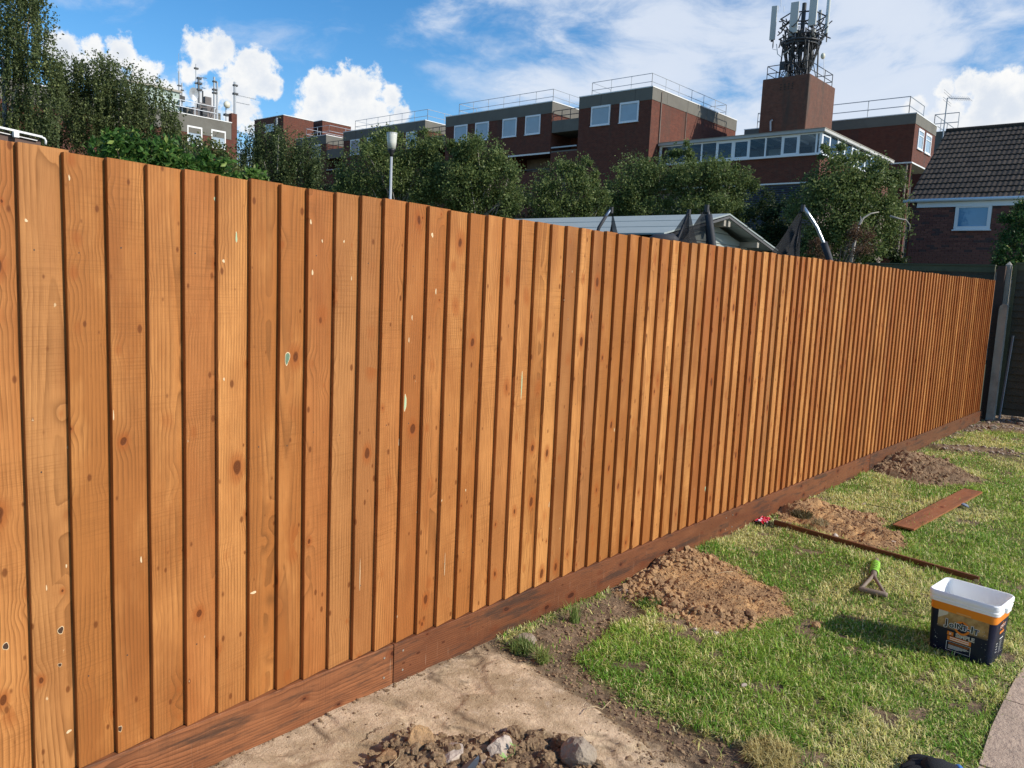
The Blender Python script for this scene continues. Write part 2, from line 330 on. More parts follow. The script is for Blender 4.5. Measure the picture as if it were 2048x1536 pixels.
M_green = simple('pale_green_cladding', (0.32, 0.40, 0.36), 0.6, var=0.12, scale=1.2)
M_pole = simple('lamp_post_grey', (0.42, 0.44, 0.46), 0.45, 0.2, var=0.1, scale=3)
M_black = simple('black_plastic', (0.018, 0.019, 0.022), 0.5, var=0.3, scale=20)
M_bark = simple('birch_bark', (0.34, 0.31, 0.27), 0.85, var=0.45, scale=6, bump=0.01)
M_barkd = simple('dark_bark', (0.10, 0.08, 0.06), 0.9, var=0.4, scale=9, bump=0.01)

def brick_mat(name, a, b_, mortar, bw=0.225, bh=0.075, ms=0.010, rough=0.85, weather=0.5):
    mt, n, b = new_mat(name); P = n.world(); s_ = n.sep(P)
    vec = n.xyz(n.m('ADD', s_[0], s_[1]), s_[2], 0.0)
    br = n.new('ShaderNodeTexBrick'); br.offset = 0.5; n.put(br.inputs['Vector'], vec); n.put(br.inputs['Scale'], 1.0)
    n.put(br.inputs['Color1'], a); n.put(br.inputs['Color2'], b_); n.put(br.inputs['Mortar'], mortar)
    for k, v_ in (('Mortar Size', ms), ('Mortar Smooth', 0.2), ('Brick Width', bw), ('Row Height', bh), ('Bias', 0.0)): br.inputs[k].default_value = v_
    c = n.mix(n.ramp(n.noise(P, 3.0, 4, 0.6), 0.35, 0.7), br.outputs['Color'], n.mix(0.5, br.outputs['Color'], tuple(x*0.55 for x in a)))
    c = n.mix(n.m('MULTIPLY', n.ramp(n.noise(n.v('MULTIPLY', P, (1.0, 1.0, 0.16)), 1.1, 5, 0.6), 0.5, 0.75), weather), c, (0.050, 0.042, 0.033))
    c = n.mix(n.m('MULTIPLY', n.ramp(n.noise(P, 1.7, 6, 0.75), 0.64, 0.74), 0.22), c, (0.26, 0.21, 0.18))
    n.put(b.inputs['Base Color'], c); n.put(b.inputs['Roughness'], rough)
    n.put(b.inputs['Normal'], n.bump(n.m('SUBTRACT', 1.0, br.outputs['Fac']), 0.008, 0.6)); return mt
M_brick = brick_mat('red_brown_brickwork', (0.150, 0.034, 0.017), (0.085, 0.021, 0.012), (0.125, 0.070, 0.044))
M_brickE = brick_mat('weathered_tower_brick', (0.150, 0.050, 0.028), (0.095, 0.034, 0.021), (0.14, 0.10, 0.068), weather=0.8)
M_hbrick_wall = brick_mat('house_brick_backing', (0.27, 0.22, 0.18), (0.24, 0.19, 0.16), (0.27, 0.22, 0.18))

def single_brick():
    mt, n, b = new_mat('house_brick'); r = n.new('ShaderNodeObjectInfo').outputs['Random']; P = n.world()
    c = n.mix(r, (0.14, 0.045, 0.038), (0.25, 0.095, 0.068)); c = n.mix(n.m('GREATER_THAN', n.m('FRACT', n.m('MULTIPLY', r, 17.0)), 0.84), c, (0.075, 0.045, 0.045))
    c = n.mix(n.m('MULTIPLY', n.noise(P, 22.0, 4, 0.6), 0.5), c, (0.12, 0.06, 0.05))
    n.put(b.inputs['Base Color'], c); n.put(b.inputs['Roughness'], 0.85); n.put(b.inputs['Normal'], n.bump(n.noise(P, 90, 3, 0.6), 0.003)); return mt
M_hbrick = single_brick()
def tile_mat():
    mt, n, b = new_mat('concrete_roof_tile'); r = n.new('ShaderNodeObjectInfo').outputs['Random']; P = n.world()
    c = n.mix(r, (0.036, 0.026, 0.019), (0.068, 0.049, 0.035))
    c = n.mix(n.ramp(n.noise(P, 3.5, 6, 0.7), 0.45, 0.7), c, (0.026, 0.022, 0.018))
    c = n.mix(n.m('MULTIPLY', n.ramp(n.noise(P, 7.0, 5, 0.75), 0.58, 0.68), 0.7), c, (0.15, 0.12, 0.065))
    n.put(b.inputs['Base Color'], c); n.put(b.inputs['Roughness'], 0.9); n.put(b.inputs['Normal'], n.bump(n.noise(P, 60, 4, 0.6), 0.006)); return mt
M_tile = tile_mat()
def glass_mat(name, tint=(0.6, 0.75, 0.85), trans=0.25, rough=0.04, base=(0.10, 0.15, 0.20), ior=1.7):
    mt, n, b = new_mat(name); out = n.n['Material Output']
    gl = n.new('ShaderNodeBsdfGlossy'); gl.inputs['Roughness'].default_value = rough; n.put(gl.inputs['Color'], (0.9, 0.95, 1.0))
    tr = n.new('ShaderNodeBsdfTransparent'); n.put(tr.inputs['Color'], tint)
    df = n.new('ShaderNodeBsdfDiffuse'); n.put(df.inputs['Color'], n.mix(n.noise(n.world(), 1.5, 3), base, tuple(min(1, x*1.5) for x in base)))
    m1 = n.new('ShaderNodeMixShader'); m1.inputs[0].default_value = trans; n.l.new(df.outputs[0], m1.inputs[1]); n.l.new(tr.outputs[0], m1.inputs[2])
    fr = n.new('ShaderNodeFresnel'); fr.inputs['IOR'].default_value = ior
    m2 = n.new('ShaderNodeMixShader'); n.l.new(fr.outputs[0], m2.inputs[0]); n.l.new(m1.outputs[0], m2.inputs[1]); n.l.new(gl.outputs[0], m2.inputs[2])
    n.l.new(m2.outputs[0], out.inputs['Surface']); return mt
M_glass = glass_mat('flat_window_glass', base=(0.34, 0.40, 0.44))
M_glassb = glass_mat('house_window_glass', base=(0.07, 0.22, 0.40), trans=0.1)  # blue diffuse base stands in for the sky reflected in the pane
M_glassw = glass_mat('balcony_glazing', trans=0.90, base=(0.10, 0.12, 0.14), tint=(0.8, 0.86, 0.9), ior=1.32)
def leaf_mat(name, rough=0.45, trans=0.3):
    mt, n, b = new_mat(name); out = n.n['Material Output']; c = n.attr('Col')['Color']
    n.put(b.inputs['Base Color'], c); b.inputs['Roughness'].default_value = rough; b.inputs['Specular IOR Level'].default_value = 0.25
    t = n.new('ShaderNodeBsdfTranslucent'); n.put(t.inputs['Color'], n.mix(0.5, c, (0.12, 0.16, 0.02), 'MULTIPLY')); n.put(t.inputs['Color'], c)
    ms = n.new('ShaderNodeMixShader'); ms.inputs[0].default_value = trans; n.l.new(b.outputs[0], ms.inputs[1]); n.l.new(t.outputs[0], ms.inputs[2]); n.l.new(ms.outputs[0], out.inputs['Surface']); return mt
M_leaf = leaf_mat('leaf', 0.5, 0.42)
M_grass = leaf_mat('grass_blade', 0.5, 0.35)

def ground_mat():
    mt, n, b = new_mat('garden_ground'); P = n.world(); A = n.attr('Col')['Color']     # Col: R = clay hardstanding, G = damp / dark edge, B = loose soil
    s_ = n.sep(A)
    n1 = n.noise(P, 3.0, 6, 0.65); n2 = n.noise(P, 40.0, 5, 0.7); n3 = n.noise(P, 260.0, 3, 0.6)
    turf = n.mix(n1, (0.18, 0.18, 0.05), (0.28, 0.26, 0.09)); turf = n.mix(n.ramp(n2, 0.4, 0.7), turf, (0.035, 0.045, 0.015))
    clay = n.mix(n.ramp(n.noise(P, 4.5, 6, 0.6), 0.36, 0.66), (0.44, 0.315, 0.185), (0.80, 0.60, 0.39))
    clay = n.mix(n.m('MULTIPLY', n.ramp(n.noise(P, 11.0, 5, 0.7), 0.56, 0.70), 0.6), clay, (0.70, 0.56, 0.40))
    clay = n.mix(n.m('MULTIPLY', n.ramp(n3, 0.60, 0.72), 0.6), clay, (0.10, 0.07, 0.045))
    ck = n.new('ShaderNodeTexVoronoi', feature='DISTANCE_TO_EDGE'); n.put(ck.inputs['Vector'], n.v('ADD', P, n.v('SCALE', n.noise(P, 7.0, 4, 0.6, col=True), scale=0.16))); n.put(ck.inputs['Scale'], 3.1)
    crack = n.m('MULTIPLY', n.ramp(ck.outputs['Distance'], 0.004, 0.016, 1.0, 0.0), n.ramp(n.noise(P, 3.2, 3, 0.6), 0.54, 0.64))
    clay = n.mix(n.m('MULTIPLY', n.ramp(n.noise(P, 28.0, 8, 0.75), 0.45, 0.70), 0.40), clay, (0.24, 0.165, 0.10))
    clay = n.mix(n.m('MULTIPLY', crack, 0.7), clay, (0.10, 0.065, 0.04))
    clay = n.mix(n.m('MULTIPLY', n.ramp(n.noise(n.v('MULTIPLY', P, (1.0, 3.0, 1.0)), 22.0, 6, 0.7), 0.62, 0.70), 0.5), clay, (0.78, 0.66, 0.50))
    soil = n.mix(n.ramp(n2, 0.35, 0.7), (0.15, 0.105, 0.065), (0.33, 0.225, 0.14)); soil = n.mix(n.ramp(n3, 0.6, 0.75), soil, (0.40, 0.30, 0.20))
    soil = n.mix(n.ramp(n1, 0.45, 0.7), soil, (0.085, 0.062, 0.042))
    c = n.mix(s_[2], turf, soil); c = n.mix(s_[0], c, clay); c = n.mix(n.m('MULTIPLY', s_[1], 0.8), c, (0.17, 0.12, 0.075))
    n.put(b.inputs['Base Color'], c); n.put(b.inputs['Roughness'], 0.92); b.inputs['Specular IOR Level'].default_value = 0.15
    h = n.m('ADD', n.m('MULTIPLY', n.m('SUBTRACT', n2, n.m('MULTIPLY', crack, 0.8)), 0.014), n.m('MULTIPLY', n3, 0.006)); n.put(b.inputs['Normal'], n.bump(h, 1.0, 0.8)); return mt
M_ground = ground_mat()
def soil_mat(name, a, b_, c_):
    mt, n, b = new_mat(name); P = n.world()
    c = n.mix(n.ramp(n.noise(P, 5.0, 6, 0.7), 0.40, 0.58), a, b_); c = n.mix(n.m('MULTIPLY', n.ramp(n.noise(P, 60.0, 5, 0.7), 0.45, 0.7), 0.65), c, c_)
    c = n.mix(n.m('MULTIPLY', n.ramp(n.noise(P, 190.0, 2, 0.6), 0.66, 0.72), 0.8), c, (0.50, 0.40, 0.28))
    n.put(b.inputs['Base Color'], c); n.put(b.inputs['Roughness'], 0.95); b.inputs['Specular IOR Level'].default_value = 0.12
    n.put(b.inputs['Normal'], n.bump(n.m('ADD', n.m('MULTIPLY', n.noise(P, 55, 6, 0.7), 0.02), n.m('MULTIPLY', n.noise(P, 240, 3, 0.6), 0.005)), 1.0, 0.8)); return mt
M_soil = soil_mat('dug_clay_soil', (0.60, 0.35, 0.155), (0.36, 0.215, 0.11), (0.22, 0.135, 0.075))
M_soild = soil_mat('dark_turned_soil', (0.33, 0.215, 0.125), (0.21, 0.14, 0.085), (0.15, 0.10, 0.065))
M_stone = simple('pale_rubble_stone', (0.50, 0.41, 0.33), 0.9, var=0.25, scale=18, bump=0.012, bscale=40, dirt=0.5, dcol=(0.22, 0.14, 0.09))
M_stoneg = simple('dirty_rubble_stone', (0.34, 0.27, 0.20), 0.92, var=0.3, scale=25, bump=0.012, bscale=50, dirt=0.7, dcol=(0.14, 0.09, 0.055))
M_clod = soil_mat('clay_clod', (0.56, 0.34, 0.165), (0.40, 0.245, 0.13), (0.26, 0.165, 0.09))
M_clodd = soil_mat('brown_clod', (0.42, 0.285, 0.165), (0.30, 0.20, 0.115), (0.19, 0.13, 0.08))

# ------------------------------------------------------------------ ground and garden
tag(link('ground', MB().add([(-400, -60, -0.06), (200, -60, -0.06), (200, 600, -0.06), (-400, 600, -0.06)], [(0, 1, 2, 3)]).mesh('ground', simple('rough_grass_ground', (0.07, 0.075, 0.035), 0.95, var=0.35, scale=0.8))), kind='structure')

def gpoly(pts, z=0.0): return [at_z(x, y, z)[:2] for x, y in pts]
HARD = [(-0.12, -0.5), (-0.12, 2.72)] + [tuple(p) for p in gpoly([(985, 1296), (1040, 1318), (1100, 1345), (1175, 1400), (1235, 1442), (1300, 1475), (1360, 1512), (1420, 1560)])] + [(1.6, 1.7), (1.6, -0.5)]
PATH = [tuple(p) for p in gpoly([(2048, 1322), (2003, 1390), (1975, 1450), (1952, 1536)])] + [(1.98, 2.0), (2.1, 0.5), (4.5, 0.5), (4.5, 13.4), (2.8, 9.0)]
MP = {'m1': gpoly([(1240, 1150), (1300, 1118), (1367, 1096), (1428, 1113), (1502, 1150), (1563, 1186), (1582, 1231), (1520, 1252), (1453, 1266), (1380, 1244), (1290, 1205), (1230, 1180)]),
      'm2': gpoly([(1535, 1020), (1607, 1000), (1675, 1018), (1750, 1032), (1775, 1058), (1832, 1080), (1790, 1101), (1724, 1096), (1640, 1066), (1560, 1040)]),
      'm3': gpoly([(1727, 936), (1790, 917), (1840, 908), (1900, 932), (1968, 962), (1920, 976), (1840, 970), (1770, 956)])}
BARE = [tuple(p) for p in gpoly([(985, 1296), (1060, 1262), (1160, 1205), (1240, 1165), (1285, 1205), (1285, 1228), (1235, 1248), (1200, 1285), (1155, 1315), (1185, 1355), (1250, 1388), (1335, 1428), (1410, 1468), (1510, 1495), (1620, 1536), (1600, 1600), (1400, 1600), (1175, 1400), (1040, 1318)])]
FAR = [(-0.1, 12.0)] + [tuple(p) for p in gpoly([(1850, 893), (1915, 872), (1980, 862), (2048, 868)])] + [(4, 10.6), (4, 14.4), (-0.1, 14.4)]
FAR2 = [tuple(p) for p in gpoly([(1845, 888), (1925, 893), (2005, 900), (2048, 905), (2048, 918), (1960, 912), (1890, 905)])]
def ground_h(X, Y):
    h = (vnoise(X, Y, 1.3, 3, 4)-0.5)*0.035 + (vnoise(X, Y, 9.0, 5, 3)-0.5)*0.012
    sdh = poly_sd(X, Y, HARD); hard = smooth01(sdh, -0.02, 0.03)
    plates = (vnoise(X*0.8+0.3*vnoise(X, Y, 4, 9, 2), Y, 3.2, 31, 3, 0.55)); step = smooth01(plates, 0.47, 0.50)*0.5+smooth01(plates, 0.58, 0.61)*0.5
    h = h*(1-hard*0.75) + hard*(-0.008+0.020*step+0.0015*vnoise(X, Y, 40, 8, 2))
    sdb = poly_sd(X, Y, BARE); h = h + smooth01(sdb, -0.03, 0.03)*(-0.012+(vnoise(X, Y, 35, 12, 3)-0.5)*0.022)
    sdf = np.maximum(poly_sd(X, Y, FAR), poly_sd(X, Y, FAR2)); h = h + smooth01(sdf, -0.05, 0.05)*(0.03*vnoise(X, Y, 5, 44, 4)+0.02*vnoise(X, Y, 30, 45, 2))
    near = np.exp(-(X/0.10)**2); h = h*(1-0.6*near) - 0.004*near
    return h, hard, sdh, sdb, sdf
NX, NY = 240, 900
gx_ = np.linspace(-0.02, 3.3, NX); t_ = np.linspace(0, 1, NY); gy_ = 0.6 + 13.9*(0.45*t_+0.55*t_**2)
GX, GY = np.meshgrid(gx_, gy_)
H, hard, sdh, sdb, sdf = ground_h(GX, GY)
pth = smooth01(poly_sd(GX, GY, PATH), 0.01, 0.05)
H = H*(1-pth) + pth*(-0.03)
Cc = np.zeros((NX*NY, 3))
edge = np.exp(-(sdh/0.05)**2)*(vnoise(GX, GY, 14, 6, 3) > 0.42)*1.0
plates = vnoise(GX*0.8+0.3*vnoise(GX, GY, 4, 9, 2), GY, 3.2, 31, 3, 0.55)
seam = np.exp(-((plates-0.485)/0.009)**2)*1.1+np.exp(-((plates-0.595)/0.008)**2)*1.0
blotch = smooth01(vnoise(GX, GY, 2.6, 77, 6, .62), 0.48, 0.62)*0.62
Cc[:, 0] = hard.ravel(); Cc[:, 1] = np.clip(np.maximum(np.maximum(edge, seam*hard*smooth01(vnoise(GX, GY, 8, 21, 2), .35, .6)), blotch*hard), 0, 1).ravel()
soilm = np.maximum(np.maximum(smooth01(sdb, -0.04, 0.05), smooth01(sdf, -0.1, 0.1)), np.exp(-(GX/0.05)**2))
soilm = np.maximum(soilm, smooth01(vnoise(GX, GY, 6.0, 60, 4, 0.6), 0.65, 0.72))
for k in MP: soilm = np.maximum(soilm, smooth01(poly_sd(GX, GY, MP[k]), -0.10, 0.02))
Cc[:, 2] = soilm.ravel()
idx = np.arange(NX*NY).reshape(NY, NX); Fq = np.stack([idx[:-1, :-1], idx[:-1, 1:], idx[1:, 1:], idx[1:, :-1]], -1).reshape(-1, 4)
tag(link('garden_ground', mesh_np('garden_ground', np.stack([GX.ravel(), GY.ravel(), H.ravel()], -1), Fq, M_ground, True, Cc)), kind='structure')
def gh(x, y): return float(ground_h(np.array([float(x)]), np.array([float(y)]))[0][0])

# grass: blades with their own colour, thinner over worn and dug places
def grass_density(X, Y):
    d = 1-smooth01(poly_sd(X, Y, HARD), -0.06, 0.0)
    d *= 1-smooth01(poly_sd(X, Y, PATH), 0.0, 0.035)
    d *= 1-0.97*smooth01(poly_sd(X, Y, BARE)+0.16*(vnoise(X, Y, 6, 91, 4, .6)-0.5), -0.03, 0.03)
    d *= 1-0.97*smooth01(np.maximum(poly_sd(X, Y, FAR), poly_sd(X, Y, FAR2))+0.5*(vnoise(X, Y, 3, 92, 3)-0.5), -0.1, 0.1)
    for k in MP: d *= 1-smooth01(poly_sd(X, Y, MP[k])+0.27*(vnoise(X, Y, 5.5, {'m1': 21, 'm2': 22, 'm3': 23}[k], 6, .70)-0.5), -0.03, 0.055)
    d *= 1-0.85*smooth01(vnoise(X, Y, 6.0, 60, 4, 0.6), 0.64, 0.72)
    d *= 0.45+0.55*smooth01(vnoise(X, Y, 2.1, 95, 3), 0.30, 0.5)
    return d
def make_grass():
    rg = np.random.default_rng(11); Xs = []; Ys = []; far = []
    for (y0, y1, dens) in ((1.6, 3.2, 21000), (3.2, 4.6, 20000), (4.6, 6.5, 14500), (6.5, 9.0, 9500), (9.0, 13.2, 5200)):
        xm = 2.75; n_ = int((y1-y0)*xm*dens); x = rg.random(n_)*xm+0.015; y = y0+rg.random(n_)*(y1-y0)
        keep = rg.random(n_) < grass_density(x, y)
        # nothing of the lawn shows beyond the right edge of view
        ed_ = 1.55+0.13*np.abs(y-3.0)+0.9; keep &= x < ed_+0.6
        Xs.append(x[keep]); Ys.append(y[keep])
    X = np.concatenate(Xs); Y = np.concatenate(Ys); N = len(X)
    Z = ground_h(X, Y)[0]
    dist = np.hypot(X-CAM[0], Y); th = rg.random(N)*2*np.pi; lean = np.abs(rg.normal(0.98, 0.42, N)); L = (0.015+0.026*rg.random(N))*(0.75+0.7*vnoise(X, Y, 2.6, 97, 3))
    L *= 1+0.5*(vnoise(X, Y, 5.0, 98, 2) > 0.62)
    W = 0.0009+0.0007*rg.random(N)+0.00026*dist
    dx = np.cos(th); dy = np.sin(th); sx = -np.sin(th+rg.normal(0, .4, N)); sy = np.cos(th+rg.normal(0, .4, N))
    l1 = L*0.5; z1 = l1*np.cos(lean*0.55); r1 = l1*np.sin(lean*0.55); z2 = z1+l1*np.cos(np.minimum(lean*1.5, 1.7)); r2 = r1+l1*np.sin(np.minimum(lean*1.5, 1.7))
    V = np.zeros((N, 5, 3)); 
    for i, (r, z, w_) in enumerate(((0, 0, 1), (0, 0, -1), (r1, z1, 0.85), (r1, z1, -0.85), (r2, z2, 0))):
        V[:, i, 0] = X+dx*r+sx*W*w_*0.5*2; V[:, i, 1] = Y+dy*r+sy*W*w_*0.5*2; V[:, i, 2] = Z-0.004+z
    b0 = np.arange(N)*5; F3 = np.concatenate([np.stack([b0, b0+1, b0+3], 1), np.stack([b0, b0+3, b0+2], 1), np.stack([b0+2, b0+3, b0+4], 1)])
    g1 = np.array([0.15, 0.32, 0.035]); g2 = np.array([0.42, 0.54, 0.090]); g3 = np.array([0.74, 0.70, 0.22]); g4 = np.array([0.74, 0.66, 0.36])
    t = np.clip(vnoise(X, Y, 1.5, 101, 3)*1.3-0.3+rg.normal(0, .28, N), 0, 1)[:, None]; c = g1*(1-t)+g2*t
    dry = np.clip(0.17+0.66*smooth01(vnoise(X, Y, 1.9, 103, 4), 0.44, 0.70)+0.25*smooth01(vnoise(X, Y, 11, 104, 2), .55, .75), 0, 0.85)
    isd = rg.random(N) < dry; u = rg.random(N)[:, None]; cd = g3*(1-u)+g4*u; c = np.where(isd[:, None], cd, c)
    c = c*(0.75+0.5*rg.random(N))[:, None]
    return mesh_np('lawn_grass', V.reshape(-1, 3), F3, M_grass, False, np.repeat(c, 5, axis=0)), N
gm, NG = make_grass()
tag(link('lawn_grass', gm), 'short mown lawn grass with straw coloured patches along the new fence', 'grass', kind='stuff')

def tuft(name, cx, cy, n_, rad, L, col1, col2, seed, label, cat='grass tuft', lean0=0.6):
    rg = np.random.default_rng(seed); a = rg.random(n_)*6.283; r = rad*np.sqrt(rg.random(n_)); x = cx+np.cos(a)*r; y = cy+np.sin(a)*r; z = ground_h(x, y)[0]
    th = rg.random(n_)*6.283; ln = np.abs(rg.normal(lean0, .35, n_)); LL = L*(0.5+0.6*rg.random(n_)); W = 0.0022
    V = np.zeros((n_, 5, 3)); l1 = LL*.5; z1 = l1*np.cos(ln*.5); r1 = l1*np.sin(ln*.5); z2 = z1+l1*np.cos(ln*1.6); r2 = r1+l1*np.sin(ln*1.6)
    for i, (rr, zz, w_) in enumerate(((0, 0, 1), (0, 0, -1), (r1, z1, .9), (r1, z1, -.9), (r2, z2, 0))):
        V[:, i, 0] = x+np.cos(th)*rr-np.sin(th)*W*w_; V[:, i, 1] = y+np.sin(th)*rr+np.cos(th)*W*w_; V[:, i, 2] = z-0.003+zz
    b0 = np.arange(n_)*5; F3 = np.concatenate([np.stack([b0, b0+1, b0+3], 1), np.stack([b0, b0+3, b0+2], 1), np.stack([b0+2, b0+3, b0+4], 1)])
    u = rg.random(n_)[:, None]; c = np.array(col1)*(1-u)+np.array(col2)*u; V = V.reshape(-1, 3)
    o = np.array([cx, cy, 0]); ob = link(name, mesh_np(name, V-o, F3, M_grass, False, np.repeat(c, 5, axis=0)), None, o); return tag(ob, label, cat)
p = at_z(1540, 1515); tuft('grass_tuft', p[0], p[1], 900, 0.085, 0.085, (0.50, 0.42, 0.16), (0.62, 0.52, 0.24), 3, 'straw yellow dry grass tuft at the bare lawn edge near the bottom of the photo', lean0=0.9)
p = at_z(1045, 1300); tuft('grass_tuft', p[0], p[1], 260, 0.06, 0.075, (0.09, 0.17, 0.03), (0.30, 0.34, 0.12), 4, 'grass tuft in bare soil just below the flat stone by the gravel board')
p = at_z(1085, 1322); tuft('grass_tuft', p[0], p[1], 150, 0.03, 0.10, (0.20, 0.30, 0.06), (0.40, 0.42, 0.16), 5, 'upright pale green grass tuft at the corner of the clay hardstanding')
p = at_z(1148, 1240); tuft('grass_tuft', p[0], p[1], 60, 0.025, 0.14, (0.14, 0.24, 0.05), (0.30, 0.36, 0.12), 6, 'thin tall grass wisps against the fence above the flat stone', lean0=0.35)
p = at_z(1300, 1206); tuft('grass_tuft', p[0], p[1], 260, 0.06, 0.05, (0.05, 0.13, 0.015), (0.10, 0.20, 0.03), 8, 'small dark green grass clump at the near foot of the closest soil heap')

# paving beside the lawn: separate slabs
def slab_mesh(poly, z0, z1, seed):
    rg = random.Random(seed); m_ = MB(); n_ = len(poly)
    top = [(x, y, z1+rg.uniform(-.003, .003)) for x, y in poly]; bot = [(x, y, z0) for x, y in poly]
    m_.add(top+bot, [tuple(range(n_))]+[(i, (i+n_), (i+1) % n_+n_, (i+1) % n_) for i in range(n_)]); return m_
M_slab = simple('worn_sandstone_slab', (0.46, 0.34, 0.245), 0.9, var=0.35, scale=7, bump=0.010, bscale=45, dirt=0.8, dcol=(0.17, 0.13, 0.09))
path = thing('paved_path', (2.1, 3.0, 0), 'worn sandstone paving at the bottom right corner beside the lawn', 'path')
pe = lambda y: float(np.interp(y, [1.5, 2.4, 3.18, 3.75, 4.33, 5.5, 9, 13], [2.0, 2.0, 1.955, 1.925, 1.93, 2.05, 2.7, 3.4]))
ys = [1.5, 2.12, 2.75, 3.20, 3.83, 4.36, 5.0, 5.65, 6.3, 7.0]
for i in range(len(ys)-1):
    y0, y1 = ys[i]+.006, ys[i+1]-.006
    for (o0, o1) in ((0.0, 0.42), (0.43, 1.05), (1.06, 1.7)):
        p4 = [(pe(y0)+o0, y0), (pe(y0)+o1-.006, y0), (pe(y1)+o1-.006, y1), (pe(y1)+o0, y1)]
        if o0 == 0: p4.append(((pe(y0)+pe(y1))/2+random.Random(i).uniform(-.015, .02), (y0+y1)/2))
        slab_mesh(p4, -0.05, 0.012, i).build('paving_slab', M_slab, path)

# heaps of dug soil
def mound(key, label, hmax, mat, clodmat, seed, ridge=None, nclod=1500):
    poly = [tuple(p) for p in MP[key]]; P_ = np.array(poly); c = P_.mean(0); root = thing('soil_heap', (c[0], c[1], 0), label, 'soil heap', 'heaps of soil dug out along the new fence')
    st = 0.009; xs = np.arange(P_[:, 0].min()-.15, P_[:, 0].max()+.15, st); ysx = np.arange(P_[:, 1].min()-.15, P_[:, 1].max()+.15, st*1.5)
    xs = xs[xs > 0.032]
    X, Y = np.meshgrid(xs, ysx); sd = poly_sd(X, Y, poly)+0.27*(vnoise(X, Y, 5.5, seed, 6, .70)-0.5)
    g = gh_np(X, Y); e = np.clip(sd/0.20, 0, 1); hh = hmax*e**0.8
    if ridge is not None:
        for (rx, ry, rr, rh) in ridge: hh = hh*(1.0)+smooth01(sd, 0, .08)*rh*np.exp(-((X-rx)**2+((Y-ry)*0.8)**2)/rr**2)
    rough_ = (vnoise(X, Y, 11, seed+1, 5, .68)-0.42)*(0.055 if key == 'm1' else 0.08)*smooth01(sd, -.02, .10)+(vnoise(X, Y, 55, seed+2, 3, .6)-.5)*0.016
    Z = g+hh+rough_*np.clip(0.4+hh/hmax, 0, 1.4)-0.012*(1-smooth01(sd, -0.05, 0.02)); inside = sd > -0.05
    ii = np.arange(X.size).reshape(X.shape); m4 = inside[:-1, :-1] & inside[1:, :-1] & inside[:-1, 1:] & inside[1:, 1:]
    Fq = np.stack([ii[:-1, :-1], ii[:-1, 1:], ii[1:, 1:], ii[1:, :-1]], -1)[m4]
    V = np.stack([X.ravel()-c[0], Y.ravel()-c[1], Z.ravel()], -1); used = np.unique(Fq); rm = -np.ones(len(V), int); rm[used] = np.arange(len(used))
    link('soil', mesh_np('soil', V[used], rm[Fq.reshape(-1, 4)], mat, True), root)
    rg = np.random.default_rng(seed); Vi, Fi = ICO[0]; Vi = Vi; Fi = np.array(Fi); k = 0; vs = []; fs = []
    xr = rg.random(nclod*3)*(xs[-1]-xs[0])+xs[0]; yr = rg.random(nclod*3)*(ysx[-1]-ysx[0])+ysx[0]; sdr = poly_sd(xr, yr, poly)+0.27*(vnoise(xr, yr, 5.5, seed, 6, .70)-0.5)
    ok = sdr > -0.16+0.05*rg.random(len(xr)); ok &= (sdr > -0.02) | (rg.random(len(xr)) < 0.22); xr = xr[ok][:nclod]; yr = yr[ok][:nclod]
    ix = np.clip(((xr-xs[0])/st).astype(int), 0, len(xs)-1); iy = np.clip(((yr-ysx[0])/(st*1.5)).astype(int), 0, len(ysx)-1); zr = Z[iy, ix]
    for x, y, z in zip(xr, yr, zr):
        big = float(vnoise(np.array([x]), np.array([y]), 4.0, seed+9, 2)[0]) > .5; r = 0.0022+(0.019 if big else .007)*rg.random()**3.2+0.012*(rg.random() < (.03 if big else .004)); q = Vi*(1+0.35*(rg.random((12, 1))-.5)*2)*r*np.array([1, 1, .75])+np.array([x-c[0], y-c[1], z+r*.3]); vs.append(q); fs.append(Fi+12*k); k += 1
    o = link('clod', mesh_np('clod', np.concatenate(vs), np.concatenate(fs), clodmat, False), root); o['kind'] = 'stuff'
    return root
def gh_np(X, Y): return ground_h(X, Y)[0]
mound('m1', 'broad low heap of orange brown soil against the gravel board, nearest of the heaps', 0.022, M_soil, M_clod, 21, [(0.14, 4.2, 0.14, 0.05)], 4600)
r2 = at_z(1605, 1030); mound('m2', 'long soil heap with dark turf clump beside the red packet, second from camera', 0.03, M_soil, M_clod, 22, [(r2[0], r2[1]+.1, 0.11, 0.075), (r2[0]+.18, r2[1]-.02, 0.10, 0.03)], 3200)
r3 = at_z(1815, 935); mound('m3', 'peaked brown soil heap beyond the flat plank, farthest of the heaps', 0.035, M_soild, M_clodd, 23, [(r3[0], r3[1]+.1, 0.26, 0.085)], 2400)
# loose crumbs and small stones over the bare ground
def scatter(name, n_, fn, rfn, mat, seed, label, cat):
    rg = np.random.default_rng(seed); pts = fn(rg, n_); Vi, Fi = ICO[0]; Fi = np.array(Fi); z = ground_h(pts[:, 0], pts[:, 1])[0]; vs = []; fs = []
    for i, (x, y) in enumerate(pts):
        r = rfn(rg); vs.append(Vi*(1+.5*(rg.random((12, 1))-.5))*r*np.array([1+.4*rg.random(), 1, .6])+np.array([x, y, z[i]+r*.2])); fs.append(Fi+12*i)
    return tag(link(name, mesh_np(name, np.concatenate(vs), np.concatenate(fs), mat)), label, cat, kind='stuff')
def in_polys(polys, box, pad=0.0):
    def f(rg, n_):
        x = box[0]+rg.random(n_*12)*(box[1]-box[0]); y = box[2]+rg.random(n_*12)*(box[3]-box[2]); s_ = np.full(len(x), -9.0)
        for p_ in polys: s_ = np.maximum(s_, poly_sd(x, y, p_))
        k = s_ > -pad*rg.random(len(x)); return np.stack([x[k], y[k]], -1)[:n_]
    return f
